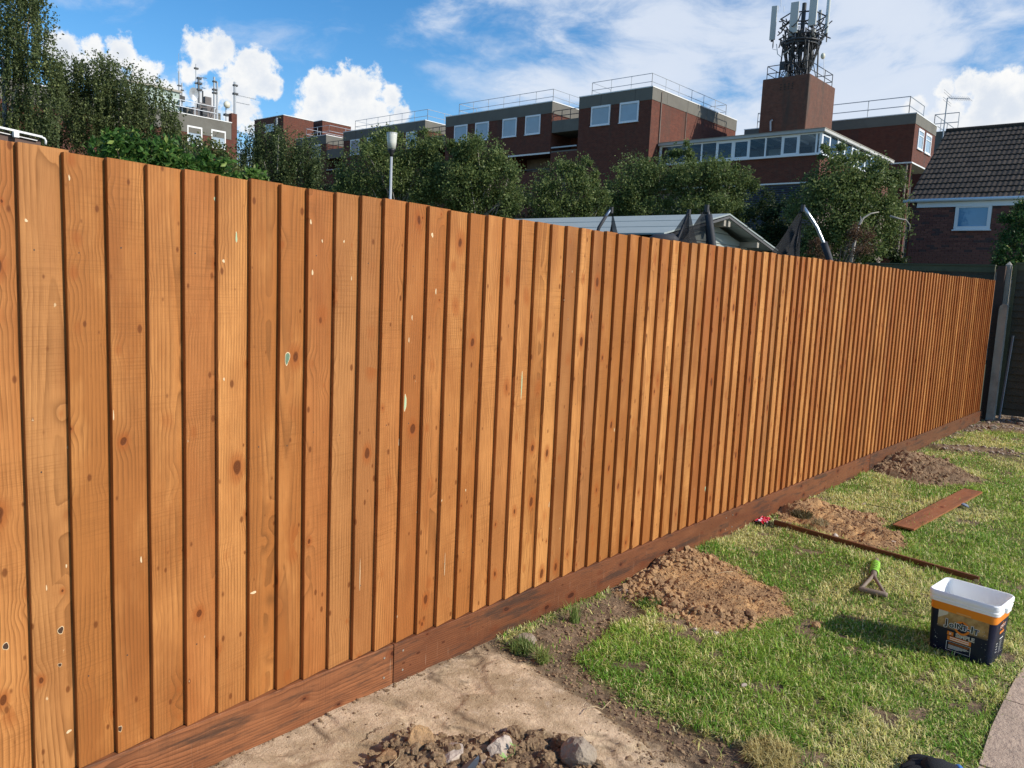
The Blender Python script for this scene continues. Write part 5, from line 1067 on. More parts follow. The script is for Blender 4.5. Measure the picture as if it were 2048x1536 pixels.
bxs = MB(); b_ = at_x(415, 225, XF-2)
for k, (px, py, s_) in enumerate(((390, 226, .5), (405, 222, .7), (414, 206, .55), (417, 224, .6), (428, 228, .45))):
    c_ = at_x(px, py, XF-1.8); bxs.box(c_[0]-s_*.5, c_[0]+s_*.5, c_[1]-s_*.6, c_[1]+s_*.6, zf, c_[2]+s_)
tag(bxs.build('roof_cabinets', simple('dark_cabinet', (.10, .085, .08), .6, var=.4, scale=1.3), None), 'cluster of small equipment cabinets at the foot of the masts on the far roof', 'cabinet')

# ------------------------------------------------------------------ glazed balcony wing with the brick tower
YG = 51.3; XG = -17.56
gw = thing('glazed_wing', (-23, 56, 0), 'brick wing with a long white glazed balcony under a flat roof, centre right', 'building')
MB().box(-29.35, XG, YG+.05, 65.2, 8.98, 10.62).build('wall', M_brick, gw); MB().box(-29.35, XG, YG+.45, 65.2, -.06, 8.96).build('wall', M_hbrick_wall, gw)
MB().box(-29.35, XG+.04, YG-.02, YG+.40, 8.90, 8.99).build('white_ledge', M_coping, gw)
M_louv = simple('blue_grey_louvre', (.060, .068, .085), .5, .2, var=.15, scale=3)
for k in range(30):
    z = 8.82-.145*k; lv = MB(); lv.add([(-24.5, YG+.02, z-.10), (XG, YG+.02, z-.10), (XG, YG+.13, z+.03), (-24.5, YG+.13, z+.03), (-24.5, YG+.02, z-.115), (XG, YG+.02, z-.115)], [(0, 1, 2, 3), (4, 5, 1, 0)]); lv.build('louvre_blade', M_louv, gw)
MB().box(-29.35, XG+.12, YG-.10, 65.2, 10.622, 10.76).build('sill_band', M_upvc, gw)
roofb = MB(); roofb.box(-29.3, XG+.25, YG-.25, 65.3, 12.02, 12.20); roofb.build('roof', simple('pale_fascia', (.44, .44, .42), .7, var=.15, scale=2), gw)
MB().box(-29.3, XG+.28, YG-.28, 65.33, 12.203, 12.24).build('roof_edge', M_conc, gw)
mx = [at_y(x, 300, YG)[0] for x in (1322, 1375, 1404, 1434, 1467, 1498.5, 1531, 1564, 1597, 1632)]+[XG-.03]
mm = MB()
for i, x in enumerate(mx):
    wd_ = .16 if i in (0, len(mx)-1) else .10; mm = MB(); mm.box(x-wd_/2, x+wd_/2, YG-.06, YG+.04, 10.762, 12.018); mm.build('mullion', M_upvc, gw)
for a, b in zip(mx[:-1], mx[1:]): MB().box(a+.06, b-.06, YG-.015, YG-.005, 10.765, 12.015).build('pane', M_glassw, gw)
for i in (3, 4, 7): window(gw, mx[i]+.055, mx[i+1]-.055, 10.765, 11.93, 'y', YG-.016, fr=.075, glass=M_glassw, out=.04, sill=False)
MB().box(mx[0], XG, YG-.055, YG+.02, 11.93, 12.017).build('head_rail', M_upvc, gw)
yy = [YG+.05+1.35*k for k in range(10)]
for k, y in enumerate(yy): MB().box(XG-.05, XG+.05, y-.05, y+.05, 10.762, 12.018).build('mullion', M_upvc, gw)
for a, b in zip(yy[:-1], yy[1:]): MB().box(XG+.0, XG+.01, a+.05, b-.05, 10.765, 12.015).build('pane', M_glassw, gw)
for i in (0, 2, 4, 6): window(gw, yy[i]+.055, yy[i+1]-.055, 10.765, 11.93, 'x', XG+.012, fr=.075, glass=M_glassw, out=.04, sill=False)
MB().box(-29.3, XG-.1, YG+3.2, YG+3.4, 10.77, 12.0).build('inner_wall', simple('inner_grey_wall', (.26, .25, .25), .8, var=.2, scale=.7), gw)
for k in range(9): x = -28.4+k*1.25; MB().box(x-.06, x+.06, YG+.1, YG+3.15, 11.90, 12.01).build('ceiling_beam', M_coping, gw)
for k, (x, w_) in enumerate(((-27.6, .9), (-25.3, .8), (-24.0, .9), (-22.4, .8), (-20.3, .9))): MB().box(x, x+w_, YG+3.12, YG+3.19, 10.77, 11.75).build('inner_door', [M_upvc, M_void, M_glass][k % 3], gw)
tw = thing('brick_tower', (-23, 60, 0), 'square brown brick tower carrying the mobile phone mast', 'tower')
TY0 = 58.0; ta, tb = at_y(1525, 165, TY0), at_y(1620, 146, TY0); tX = tb[0]; tb2 = at_x(1671, 176, tX); zt = float(tb[2])
MB().box(ta[0], tX, TY0, tb2[1], 10.8, zt).build('wall', M_brickE, tw, bevel=.06)
vx = [at_y(1561.5+7.6*k, 172, TY0)[0] for k in range(4)]; z0_ = at_y(1575, 173, TY0)[2]
for i, x in enumerate(vx):
    for k in (-1, 0, 1): MB().box(x-.035, x+.075, TY0-.025, TY0, z0_+k*.17-.04, z0_+k*.17+.04).build('vent_brick', M_void, tw)
MB().tube([at_y(1541, 262, TY0-.2), at_y(1541, 243, TY0-.2), at_y(1545, 240, TY0-.2)], .07, 8).build('vent_pipe', M_pole, tw)
railing(tw, [(ta[0]+.2, TY0+.25), (tX-.2, TY0+.25), (tX-.2, tb2[1]-.25), (ta[0]+.2, tb2[1]-.25), (ta[0]+.2, TY0+.25)], zt, (.42, .95), r=.03, step=1.5, mat=M_darkrail)
# mobile mast
CX, CY = float(ta[0]+tX)/2-.05, TY0+2.3; mo = thing('mobile_phone_mast', (CX, CY, zt), 'dark steel mobile phone mast with upright pale antenna panels on top of the brick tower', 'antenna mast')
zr = at_y(1600, 92, CY)[2]; ztp = at_y(1600, -14, CY)[2]
m_ = MB(); m_.tube([(CX, CY, zt), (CX, CY, ztp-.8)], .16, 10); m_.build('column', M_darkrail, mo)
m_ = MB()
for sx in (-1, 1):
    for sy in (-1, 1):
        m_.tube([(CX+sx*1.05, CY+sy*1.05, zt), (CX+sx*.95, CY+sy*.95, zr)], .06, 6)
        m_.tube([(CX+sx*1.05, CY+sy*1.05, zt+.1), (CX-sx*1.0, CY+sy*1.0, zr-.1)], .03, 5); m_.tube([(CX+sx*1.05, CY+sy*1.05, zt+.1), (CX+sx*1.0, CY-sy*1.0, zr-.1)], .03, 5)
m_.build('support_frame', M_darkrail, mo)
m_ = MB(); n_ = 20
for (rr, z, r) in ((1.2, zr, .12), (1.4, zr+.16, .08), (1.6, zr+.55, .05), (1.6, zr+1.35, .055), (1.6, zr+2.0, .055)):
    if rr == 1.6: pts = [(CX+rr*math.cos(math.radians(22+60*k)), CY+rr*math.sin(math.radians(22+60*k)), z) for k in range(7)]
    else: pts = [(CX+rr*math.cos(2*math.pi*k/n_), CY+rr*math.sin(2*math.pi*k/n_), z) for k in range(n_+1)]
    m_.tube(pts, r, 6)
for k in range(12):
    a = math.radians(30*k); m_.tube([(CX, CY, zr-.25), (CX+1.3*math.cos(a), CY+1.3*math.sin(a), zr+.12)], .035, 5); m_.tube([(CX+1.1*math.cos(a), CY+1.1*math.sin(a), zr), (CX+1.6*math.cos(a), CY+1.6*math.sin(a), zr+.5)], .03, 5)
m_.build('ring_platform', M_darkrail, mo)
pls = [((1549, 12), (1545, 80), .42, M_antw), ((1591, 4), (1586, 66), .60, M_antw), ((1629, -8), (1624, 51), .60, M_antw), ((1657, -12), (1654, 68), .52, simple('pale_antenna', (.66, .69, .66), .45, var=.05)), ((1607, 22), (1606, 60), .20, M_antw), ((1641, 20), (1639, 48), .22, M_antw)]
for i, (tp_, bt_, wd_, mat) in enumerate(pls):
    yy_ = CY+(-1.55 if i in (1, 2) else (-.5 if i == 0 else (.3 if i == 3 else 1.5))); T_ = at_y(tp_[0], tp_[1], yy_); B_2 = at_y(bt_[0], bt_[1], yy_); c_ = (T_+B_2)/2; hh_ = (T_[2]-B_2[2])/2
    az = [.25, .1, -.15, -.9, 0, 0][i]; m_ = MB(); m_.box(-wd_/2, wd_/2, -.07, .07, -hh_, hh_); ca, sa = math.cos(az), math.sin(az)
    m_.v = [(c_[0]+x*ca-y*sa, c_[1]+x*sa+y*ca, c_[2]+z) for x, y, z in m_.v]; pa = m_.build('antenna_panel', mat, mo, bevel=.03)
    q = MB(); q.tube([c_+[0, .22, -hh_-.5], c_+[0, .22, hh_*.9]], .045, 6); q.tube([c_+[0, .05, hh_*.6], c_+[0, .25, hh_*.6]], .03, 5); q.tube([c_+[0, .05, -hh_*.6], c_+[0, .25, -hh_*.6]], .03, 5)
    q.box(c_[0]-.09, c_[0]+.09, c_[1]-.05, c_[1]+.05, c_[2]-hh_-.12, c_[2]-hh_); q.build('mounting_pole', M_darkrail, mo)
rg = random.Random(12); m_ = MB()
for k in range(16):
    a = rg.random()*6.283; r_ = rg.uniform(.5, 1.45); z = rg.choice([zr+rg.uniform(.4, 1.3), zr+rg.uniform(.3, .9), zt+rg.uniform(.6, 1.5)]); x, y = CX+r_*math.cos(a), CY+r_*math.sin(a); s_ = rg.uniform(.11, .2)
    m_ = MB(); m_.box(x-s_, x+s_, y-s_*.6, y+s_*.6, z-s_*1.5, z+s_*1.5); m_.build('radio_unit', rg.choice([M_darkrail, M_darkrail, M_antw, M_pole]), mo)
m_ = MB()
for k in range(80):
    a = rg.random()*6.283; r0_ = rg.uniform(.5, 1.5); P0 = np.array([CX+r0_*math.cos(a), CY+r0_*math.sin(a), zr+rg.uniform(.3, 1.2)]); a2 = a+rg.uniform(-.8, .8); P3 = np.array([CX+.6*math.cos(a2), CY+.6*math.sin(a2), zt+rg.uniform(.0, .8)])
    mid = (P0+P3)/2+np.array([rg.uniform(-.5, .5), rg.uniform(-.5, .5), -rg.uniform(.1, .5)]); pts = [P0, P0+[0, 0, -.35], mid, P3]; pp = []
    for t in np.linspace(0, 1, 9): b = [(1-t)**3, 3*t*(1-t)**2, 3*t*t*(1-t), t**3]; pp.append(sum(w_*np.array(q) for w_, q in zip(b, pts)))
    m_.tube(pp, .034, 5, cap=False)
for k in range(44):
    a = rg.random()*6.283; r0_ = 1.5; P0 = np.array([CX+r0_*math.cos(a), CY+r0_*math.sin(a), zr+rg.uniform(.4, 1.9)]); P1_ = P0+np.array([rg.uniform(-.7, .7), rg.uniform(-.7, .7), rg.uniform(-.6, .6)]); m_.tube([P0, (P0+P1_)/2+[0, 0, -.1], P1_], .045, 5, cap=False)
o = m_.build('cable', M_darkrail, mo); o['kind'] = 'stuff'
m_ = MB(); p0 = at_y(1547, 84, CY); p3 = at_y(1577, 100, CY-1.0); pts = [at_y(x, y, CY-1.2) for x, y in ((1545, 88), (1545, 98), (1553, 100))]; m_.tube(pts, .018, 5); pts = [at_y(x, y, CY-1.2) for x, y in ((1553, 88), (1555, 108), (1562, 114), (1570, 106), (1582, 97))]; m_.tube(pts, .03, 6); m_.build('hanging_cable', M_antw, mo)
d0 = at_y(1646, 112, CY-.5); m_ = MB(); m_.blob(d0, (.16, .16, .22), 2, 2, 0); m_.build('small_dish', simple('cream_radome', (.62, .60, .48), .5), mo)
m_ = MB()
for (x, y0_, y1_) in ((1562, -30, 14), (1557, 12, 24), (1568, 12, 24), (1648, 110, 150)): MB().tube([at_y(x, y0_, CY-.3), at_y(x, y1_, CY-.3)], .02, 5).build('whip', M_rail, mo)

# right hand block
fi = thing('apartment_block', (-22, 70, 0), 'dark brick flats block right of the tower, two narrow white windows on its sunlit side', 'building')
YI = 67.0; XI = -16.58
MB().box(-30.5, XI, YI, 72.75, 12.35, 15.18).build('wall', M_brick, fi); MB().box(-30.5, XI-1.5, YI+.3, 72.7, -.06, 12.20).build('wall', M_brick, fi); MB().box(-30.5, XI-.03, YI, YI+.28, -.06, 12.20).build('wall', M_brick, fi); MB().box(XI-1.48, XI-1.40, YI+.3, 72.6, -.06, 12.19).build('recess_shade_wall', M_void, fi)  # wall in the recess coloured near-black to stand in for shade under the slab
MB().box(-30.53, XI+.03, YI-.03, 72.8, 15.182, 15.93).build('parapet_band', M_band, fi); MB().box(-30.56, XI+.06, YI-.06, 72.83, 15.932, 16.0).build('coping', M_coping, fi)
MB().box(XI-1.5, XI+.05, YI-.02, 72.8, 12.24, 12.345).build('projecting_slab', M_coping, fi)
for (a, b) in ((1837.5, 1848), (1853, 1864)):
    A1, B1 = at_x(a, 256, XI), at_x(b, 262, XI); zz = at_x(a, 256 if a < 1850 else 266, XI)[2]; window(fi, A1[1], B1[1], zz-1.55, zz, 'x', XI, fr=.13, out=.06, transom=True)
railing(fi, [(-29.8, YI+3), (-29.8, YI+.9), (XI-.8, YI+.9), (XI-.8, 71.8)], 16.0, (.75, 1.45), r=.035, step=3.2)
dpi = MB(); dpi.tube([(XI-.28, YI-.06, 12.2), (XI-.28, YI-.06, 0)], .08, 6); dpi.build('downpipe', M_hbrick_wall, fi)
kx = at_y(1893, 262, 78)[0]; fk = thing('apartment_block', (kx-2, 80, 0), 'small grey topped brick block glimpsed between the right hand flats and the tiled roof', 'building')
kz = at_y(1893, 262, 78)[2]; MB().box(-30, kx, 78, 86, -.06, kz-2.2).build('wall', M_brick, fk); MB().box(-30, kx+.05, 77.95, 86, kz-2.2, kz).build('parapet_band', M_band, fk)
railing(fk, [(XI+.2, 78.6), (kx-1.2, 78.6), (kx-1.2, 85)], kz, (.8, 1.6), r=.035, step=2.2)

# ------------------------------------------------------------------ lamp post
LD = 25.0; lt = at_d(784, 268, LD); lx, ly = lt[0], lt[1]; zb_ = at_y(784, 300, ly)[2]; zt_ = lt[2]
lp = thing('street_lamp', (lx, ly, 0), 'grey lamp post with a white barrel shaped head rising above the fence', 'lamp post')
hp = (zt_-zb_); m_ = MB(); m_.tube([(lx, ly, -.05), (lx, ly, 1.2), (lx, ly, 1.25), (lx, ly, zb_-.06)], [.075, .075, .050, .040], 12); m_.build('pole', M_pole, lp, smooth=True)
m_ = MB(); m_.tube([(lx, ly, zb_-.20), (lx, ly, zb_-.12), (lx, ly, zb_-.02), (lx, ly, zb_+.03)], [.05, .06, .11, .12], 14); m_.build('collar', M_black, lp, smooth=True)
m_ = MB(); m_.tube([(lx, ly, zb_+.03), (lx, ly, zb_+hp*.5), (lx, ly, zt_-.03), (lx, ly, zt_-.0)], [.125, .150, .165, .165], 18); m_.build('lamp_shade', simple('frosted_shade', (.62, .62, .56), .3, var=.08, scale=6, dirt=.3, dcol=(.42, .40, .30)), lp, smooth=True)
m_ = MB(); m_.tube([(lx, ly, zt_), (lx, ly, zt_+.035), (lx, ly, zt_+.05)], [.172, .17, .06], 18); m_.build('cap', simple('lamp_cap', (.42, .43, .43), .5), lp)

# ------------------------------------------------------------------ garden cabin
SX = -2.8; ap = at_d(1460, 427, 11.0); SX, SY, SZ = ap[0], ap[1], ap[2]
bk = at_x(1556, 500, SX); hw = abs(bk[1]-SY); dz = SZ-bk[2]; slope = dz/hw; HWf = 1.55
print('cabin apex', SX, SY, SZ, 'half', hw, 'drop', dz, 'slope', slope)
sh = thing('garden_cabin', (SX-2, SY, 0), 'grey green painted timber garden cabin with felt roof just beyond the fence', 'cabin')
M_ship = simple('grey_green_shiplap', (.34, .37, .34), .65, var=.06, scale=4, bump=.001)
M_sroof = simple('grey_green_felt', (.30, .34, .33), .8, var=.10, scale=2.5, bump=.002)
wb = SX-.32; z = SZ-.10; k = 0
wall_w = HWf-.18
while z > .05:
    zlo = z-.145; half = lambda zz: max(0.02, min(wall_w, (SZ-.09-zz)/slope))
    m_ = MB(); a, b = half(z), half(zlo); m_.add([(wb, SY-a, z), (wb, SY+a, z), (wb+.012, SY+b, zlo+.006), (wb+.012, SY-b, zlo+.006), (wb-.02, SY-a, z), (wb-.02, SY+a, z), (wb-.02, SY+b, zlo+.006), (wb-.02, SY-b, zlo+.006)], [(0, 3, 2, 1), (4, 5, 6, 7), (0, 1, 5, 4), (3, 7, 6, 2), (0, 4, 7, 3), (1, 2, 6, 5)])
    m_.build('cladding_board', M_ship, sh); z = zlo; k += 1
MB().box(SX-4.6, wb-.03, SY-wall_w, SY+wall_w, .0, SZ-.09-slope*wall_w-.02).build('body', M_ship, sh)
for sgn in (-1, 1):
    L = HWf+.12; zE = SZ-slope*L; rows_ = 3
    for r in range(rows_):
        t0, t1 = r/rows_, (r+1)/rows_+.02; m_ = MB(); y0_, y1_ = SY+sgn*L*t0, SY+sgn*L*t1; za, zb2 = SZ-slope*L*t0+.004*(0), SZ-slope*L*t1+.006
        m_.add([(SX-5.0, y0_, za), (SX, y0_, za), (SX, y1_, zb2), (SX-5.0, y1_, zb2), (SX-5.0, y0_, za-.02), (SX, y0_, za-.02), (SX, y1_, zb2-.02), (SX-5.0, y1_, zb2-.02)], [(0, 1, 2, 3), (4, 7, 6, 5), (1, 5, 6, 2), (2, 6, 7, 3), (0, 3, 7, 4), (0, 4, 5, 1)]); m_.build('felt_strip', M_sroof, sh)
    m_ = MB(); m_.beam((SX-.01, SY, SZ-.05), (SX-.01, SY+sgn*L, zE-.05), .02, .03); m_.build('barge_board', M_felt, sh)
    for fr_ in (.04, .62, .98):
        m_ = MB(); y_, z_ = SY+sgn*L*fr_, SZ-.11-slope*L*fr_; m_.box(SX-.31, SX-.03, y_-.03, y_+.03, z_-.05, z_+.03); m_.build('purlin_end', M_conc, sh)

# ------------------------------------------------------------------ trampoline with sagging net
tc = np.array([-2.0, 6.7]); trm = thing('trampoline', (tc[0], tc[1], 0), 'round trampoline with foam clad poles and a sagging black safety net beyond the fence', 'trampoline')
mt, n, b = new_mat('net_mesh'); out = n.n['Material Output']; tr_ = n.new('ShaderNodeBsdfTransparent'); ms = n.new('ShaderNodeMixShader'); n.put(b.inputs['Base Color'], (.012, .013, .016)); b.inputs['Roughness'].default_value = .9
n.put(ms.inputs[0], n.ramp(n.noise(n.world(), 3.0, 3), .3, .7, .76, .93)); n.l.new(tr_.outputs[0], ms.inputs[1]); n.l.new(b.outputs[0], ms.inputs[2]); n.l.new(ms.outputs[0], out.inputs['Surface']); M_net = mt
M_foam = simple('black_foam_sleeve', (.022, .024, .03), .7, var=.3, scale=20)
M_alu = simple('galvanised_tube', (.55, .58, .62), .3, .8, var=.1, scale=5)
tops = {'a': at_d(1223, 417, 8.6), 'b': at_d(1378, 422, 8.2), 'c': at_d(1414, 413, 7.0), 'd': at_d(1606, 413, 7.6)}
def ipole(top, mids, foam_from, mat_top=None, fr=.033):
    pts = [top]+mids; m_ = MB(); m_.tube(pts, .016, 8); m_.build('pole', mat_top or M_alu, trm, smooth=True)
    f = MB(); f.tube(pts[foam_from:], fr, 10); f.build('foam_sleeve', M_foam, trm, smooth=True); c_ = MB(); c_.tube([top+[0, 0, -.05], top+[0, 0, .015]], .022, 8); c_.build('pole_cap', M_black, trm)
def down(p): return np.array([p[0], p[1], 0.0])
D4 = 7.6; m4 = [at_d(x, y, D4) for x, y in ((1618, 430), (1634, 455), (1647, 485), (1656, 510), (1664, 535))]; ipole(tops['d'], m4+[down(m4[-1])], 3)
m3 = [at_d(x, y, 7.0) for x, y in ((1417, 430), (1421, 460), (1425, 490), (1430, 520))]; ipole(tops['c'], m3+[down(m3[-1])], 1, M_black)
m2_ = [at_d(x, y, 8.2) for x, y in ((1368, 450), (1355, 480), (1350, 510))]; ipole(tops['b'], m2_+[down(m2_[-1])], 1, M_black, .018)
m1_ = [at_d(x, y, 8.6) for x, y in ((1212, 432), (1198, 455), (1190, 480))]; ipole(tops['a'], m1_+[down(m1_[-1])], 1, simple('blue_grey_tube', (.12, .16, .22), .4, .4), .019)
def net(pts3, n_=10, sag=.10, seed=0, ex=None):
    A, B, C_ = [np.array(p) for p in pts3]; rg_ = np.random.default_rng(seed); m_ = MB(); V = []; ids = {}
    for i in range(n_+1):
        for j in range(i+1):
            t = i/n_; s_ = (j/i) if i else 0; pinch = 1-.22*math.sin(math.pi*t); s2 = .5+(s_-.5)*pinch; q = A*(1-t)+(B*(1-s2)+C_*s2)*t
            q = q+np.array([.035*math.sin(s_*14+seed)*t, .035*math.cos(s_*11+seed)*t, -sag*math.sin(math.pi*t)*math.sin(math.pi*s_)]); ids[(i, j)] = len(V); V.append(q)
    f = []
    for i in range(n_):
        for j in range(i+1):
            f.append((ids[(i, j)], ids[(i+1, j)], ids[(i+1, j+1)]))
            if j < i: f.append((ids[(i, j)], ids[(i+1, j+1)], ids[(i, j+1)]))
    m_.add(V, f); m_.build('net', M_net, trm, smooth=True)
net([tops['a'], at_d(1218, 500, 8.6), at_d(1240, 500, 8.5)], seed=1)
net([tops['b'], at_d(1285, 525, 8.2), at_d(1415, 520, 8.2)], seed=2); net([tops['b'], at_d(1350, 505, 8.0), at_d(1385, 510, 7.9)], seed=5)
net([tops['c'], at_d(1320, 530, 7.0), at_d(1450, 535, 7.0)], seed=3); net([tops['c'], at_d(1408, 520, 7.05), at_d(1436, 525, 7.05)], seed=6)
net([tops['d'], at_d(1528, 530, 7.6), at_d(1600, 535, 7.6)], seed=4); net([tops['d'], at_d(1560, 530, 7.65), at_d(1592, 535, 7.65)], seed=7)
m_ = MB(); m_.tube([at_d(1290, 487, 8.0), at_d(1310, 480, 8.0), at_d(1345, 481, 8.0), at_d(1352, 486, 8.0)], [.03, .06, .07, .05], 8); m_.tube([at_d(1255, 486, 8.2), at_d(1300, 486, 8.0)], .03, 6); m_.build('rolled_net', M_foam, trm, smooth=True)
m_ = MB(); n_ = 28; m_.tube([(tc[0]+1.45*math.cos(2*math.pi*k/n_), tc[1]+1.45*math.sin(2*math.pi*k/n_), .85) for k in range(n_+1)], .06, 8); m_.build('frame_ring', M_foam, trm)
m_ = MB(); m_.add([(tc[0]+1.3*math.cos(2*math.pi*k/n_), tc[1]+1.3*math.sin(2*math.pi*k/n_), .86) for k in range(n_)], [tuple(range(n_))]); m_.build('jumping_mat', M_black, trm)
for k in range(4): a = k*math.pi/2+.4; MB().tube([(tc[0]+1.4*math.cos(a), tc[1]+1.4*math.sin(a), .85), (tc[0]+1.4*math.cos(a), tc[1]+1.4*math.sin(a), 0)], .03, 6).build('leg', M_alu, trm)

# ------------------------------------------------------------------ canopy at the top left
cz = 2.30; p1_ = at_d(84, 274, 4.2); cxx, cyy, cz = p1_[0], p1_[1], p1_[2]
cn = thing('patio_canopy', (cxx-1, cyy-1, 0), 'brown patio canopy with a white front rail peeping over the fence at the far left', 'canopy')
sl_ = (at_x(0, 255, cxx)[2]-cz)/(at_x(0, 255, cxx)[1]-cyy); y2 = cyy-3.0; z2 = cz+sl_*(y2-cyy); print('canopy', p1_, sl_)
m_ = MB(); m_.beam((cxx, y2, z2), (cxx, cyy, cz), .02, .010); m_.beam((cxx-.01, y2, z2-.021), (cxx-.01, cyy-.02, cz-.021), .006, .004); m_.build('white_rail', M_coping, cn)
m_ = MB(); m_.tube([(cxx, cyy-.01, cz), (cxx, cyy+.012, cz-.006), (cxx, cyy+.018, cz-.018), (cxx, cyy+.016, cz-.036)], .006, 8); m_.build('rail_end', M_coping, cn, smooth=True)
yb2 = at_x(30, 268, cxx)[1]; zb2 = cz+sl_*(yb2-cyy); MB().box(cxx-.0, cxx+.025, yb2-.012, yb2+.012, zb2-.034, zb2-.006).build('bracket', M_coping, cn)
m_ = MB(); m_.add([(cxx-.02, y2, z2-.012), (cxx-.02, cyy, cz-.012), (cxx-2.4, cyy+.0, cz-.22), (cxx-2.4, y2, z2-.22), (cxx-.02, y2, z2-.06), (cxx-.02, cyy, cz-.06), (cxx-2.4, cyy, cz-.26), (cxx-2.4, y2, z2-.26)], [(0, 1, 2, 3), (4, 7, 6, 5), (0, 4, 5, 1), (1, 5, 6, 2), (2, 6, 7, 3), (3, 7, 4, 0)]); m_.build('canopy_panel', simple('brown_canopy', (.10, .055, .04), .7, var=.2, scale=6), cn)
m_ = MB()
for k in range(5): y_ = y2+(cyy-y2)*k/4; zz = z2+(cz-z2)*k/4; m_.beam((cxx-.03, y_-.02, zz-.075), (cxx-2.38, y_-.02, zz-.275), .04, .03)
m_.build('canopy_rib', simple('dark_rib', (.05, .035, .03), .7), cn)
for y_ in (y2+.1, cyy-.1): MB().box(cxx-2.36, cxx-2.30, y_-.03, y_+.03, -.05, cz-.27).build('post', M_rail, cn); MB().box(cxx-.10, cxx-.04, y_-.03, y_+.03, -.05, cz-.10+sl_*(y_-cyy)).build('post', M_rail, cn)

# ------------------------------------------------------------------ trees and bushes
def leaves(C, N_, size, rg, cols, asp=.62, hang=0.0, fold=False):
    n_ = len(C); a = rg.random(n_)*6.283; t = np.arccos(1-2*rg.random(n_)); nrm = np.stack([np.sin(t)*np.cos(a), np.sin(t)*np.sin(a), np.cos(t)], 1)
    up_ = rg.normal(0, 1, (n_, 3)); up_[:, 2] -= hang; u = up_-nrm*(up_*nrm).sum(1, keepdims=True); u /= np.linalg.norm(u, axis=1, keepdims=True)+1e-9; v = np.cross(nrm, u)
    s_ = size*(.65+.7*rg.random(n_))[:, None]; w_ = s_*asp*.5
    V = np.stack([C, C+u*s_*.45+v*w_, C+u*s_, C+u*s_*.45-v*w_], 1)
    if fold: V[:, 1] += nrm*w_*.35; V[:, 3] += nrm*w_*.35
    V = V.reshape(-1, 3); b0 = np.arange(n_)*4
    F3 = np.concatenate([np.stack([b0, b0+1, b0+2], 1), np.stack([b0, b0+2, b0+3], 1)])
    return V, F3, np.repeat(cols, 4, axis=0)
def tree(name, base, clumps, n_leaf, size, label, cat='tree', group=None, seed=0, col=((.078, .115, .034), (.170, .220, .072)), tip=(.26, .30, .11), weep=0.0, trunkmat=None, nsub=26, tr=.09, asp=.62, spread=.34, fold=False, twigs=True):
    rg = np.random.default_rng(seed); base = np.mean([np.array(c_) for c_, _ in clumps], axis=0); root = thing(name, (base[0], base[1], 0), label, cat, group); B0 = np.array([base[0], base[1], 0.0])
    vol = np.array([r[0]*r[1]*r[2] for _, r in clumps])**(2/3); vol /= vol.sum(); Cs = []; Ts = []; subs = []
    for (c_, r_), f_ in zip(clumps, vol):
        c_ = np.array(c_); r_ = np.array(r_); m_ = max(6, int(nsub*len(clumps)*f_)); d = rg.normal(0, 1, (m_, 3)); d /= np.linalg.norm(d, axis=1, keepdims=True); rad = (.35+.62*rg.random(m_)**.5)[:, None]; sc_ = c_+d*r_*rad; subs.append(sc_)
        nl_ = int(n_leaf*f_); k = rg.integers(0, m_, nl_); sr = (spread*(.55+.9*rg.random(m_)))[k][:, None]
        off = rg.normal(0, .5, (nl_, 3))*sr*r_.min(); 
        if weep > 0:
            L = rg.random(nl_); off[:, 2] -= L*weep*(.5+.8*rg.random(m_))[k]; off[:, :2] *= (.35+.5*(1-L))[:, None]
            ph = rg.integers(0, 7, nl_); str_ = np.stack([np.sin(ph*2.1+k*1.7), np.cos(ph*3.3+k*.9)], 1)*sr*r_.min()*.55; off[:, :2] = off[:, :2]*.30+str_
        Cs.append(sc_[k]+off); Ts.append(np.clip((rg.random(m_)[k]*.7+.3*rg.random(nl_)), 0, 1))
        # stray outer sprays
        ns = int(nl_*.045); d2 = rg.normal(0, 1, (ns//9+1, 3)); d2 /= np.linalg.norm(d2, axis=1, keepdims=True); d2[:, 2] = np.abs(d2[:, 2])*.9; j = rg.integers(0, len(d2), ns); tt = rg.random(ns)[:, None]
        Cs.append(c_+d2[j]*r_*(.92+.24*tt)+rg.normal(0, .02, (ns, 3))*r_.min()); Ts.append(rg.random(ns))
    C_ = np.concatenate(Cs); T = np.concatenate(Ts)[:, None]; cc = np.array(col[0])*(1-T)+np.array(col[1])*T; tipm = rg.random(len(C_)) < .10; cc[tipm] = np.array(tip)*(.8+.4*rg.random((tipm.sum(), 1))); cc *= (.8+.4*rg.random((len(cc), 1)))
    V, F3, c4 = leaves(C_, None, size, rg, cc, asp=asp, hang=1.5 if weep > 0 else .3, fold=fold); link('crown', mesh_np('crown', V-B0, F3, M_leaf, False, c4), root)
    m_ = MB(); top = np.mean([np.array(c) for c, _ in clumps], axis=0); mat = trunkmat or M_bark; h0 = top[2]*.45
    P_ = [B0+[0, 0, -.1], B0+[.03, .02, h0*.5], B0+(top-B0)*[.3, .3, 0]+[0, 0, h0], top]; m_.tube(P_, [tr, tr*.85, tr*.65, tr*.2], 8); m_.build('trunk', mat, root, smooth=True)
    lm = MB(); allsub = np.concatenate(subs); pick = rg.choice(len(allsub), min(len(allsub), 8 if weep > 0 else 22), replace=False)
    for q in allsub[pick]:
        st0 = P_[2]+(top-P_[2])*rg.random()*.6; mid_ = st0*.45+q*.55+rg.normal(0, .06, 3)+[0, 0, .12]; lm.tube([st0, mid_, q], [tr*.32, tr*.2, tr*.06], 5, cap=False)
    lm.build('limb', mat, root, smooth=True); return root
def cl(px, py, rx, ry, Dd, dep=None):
    c_ = at_d(px, py, Dd); k = Dd/FPX; return (c_, (rx*k, (dep or rx*.8)*k, ry*k))
BG = 'row of birches between the fence and the flats'
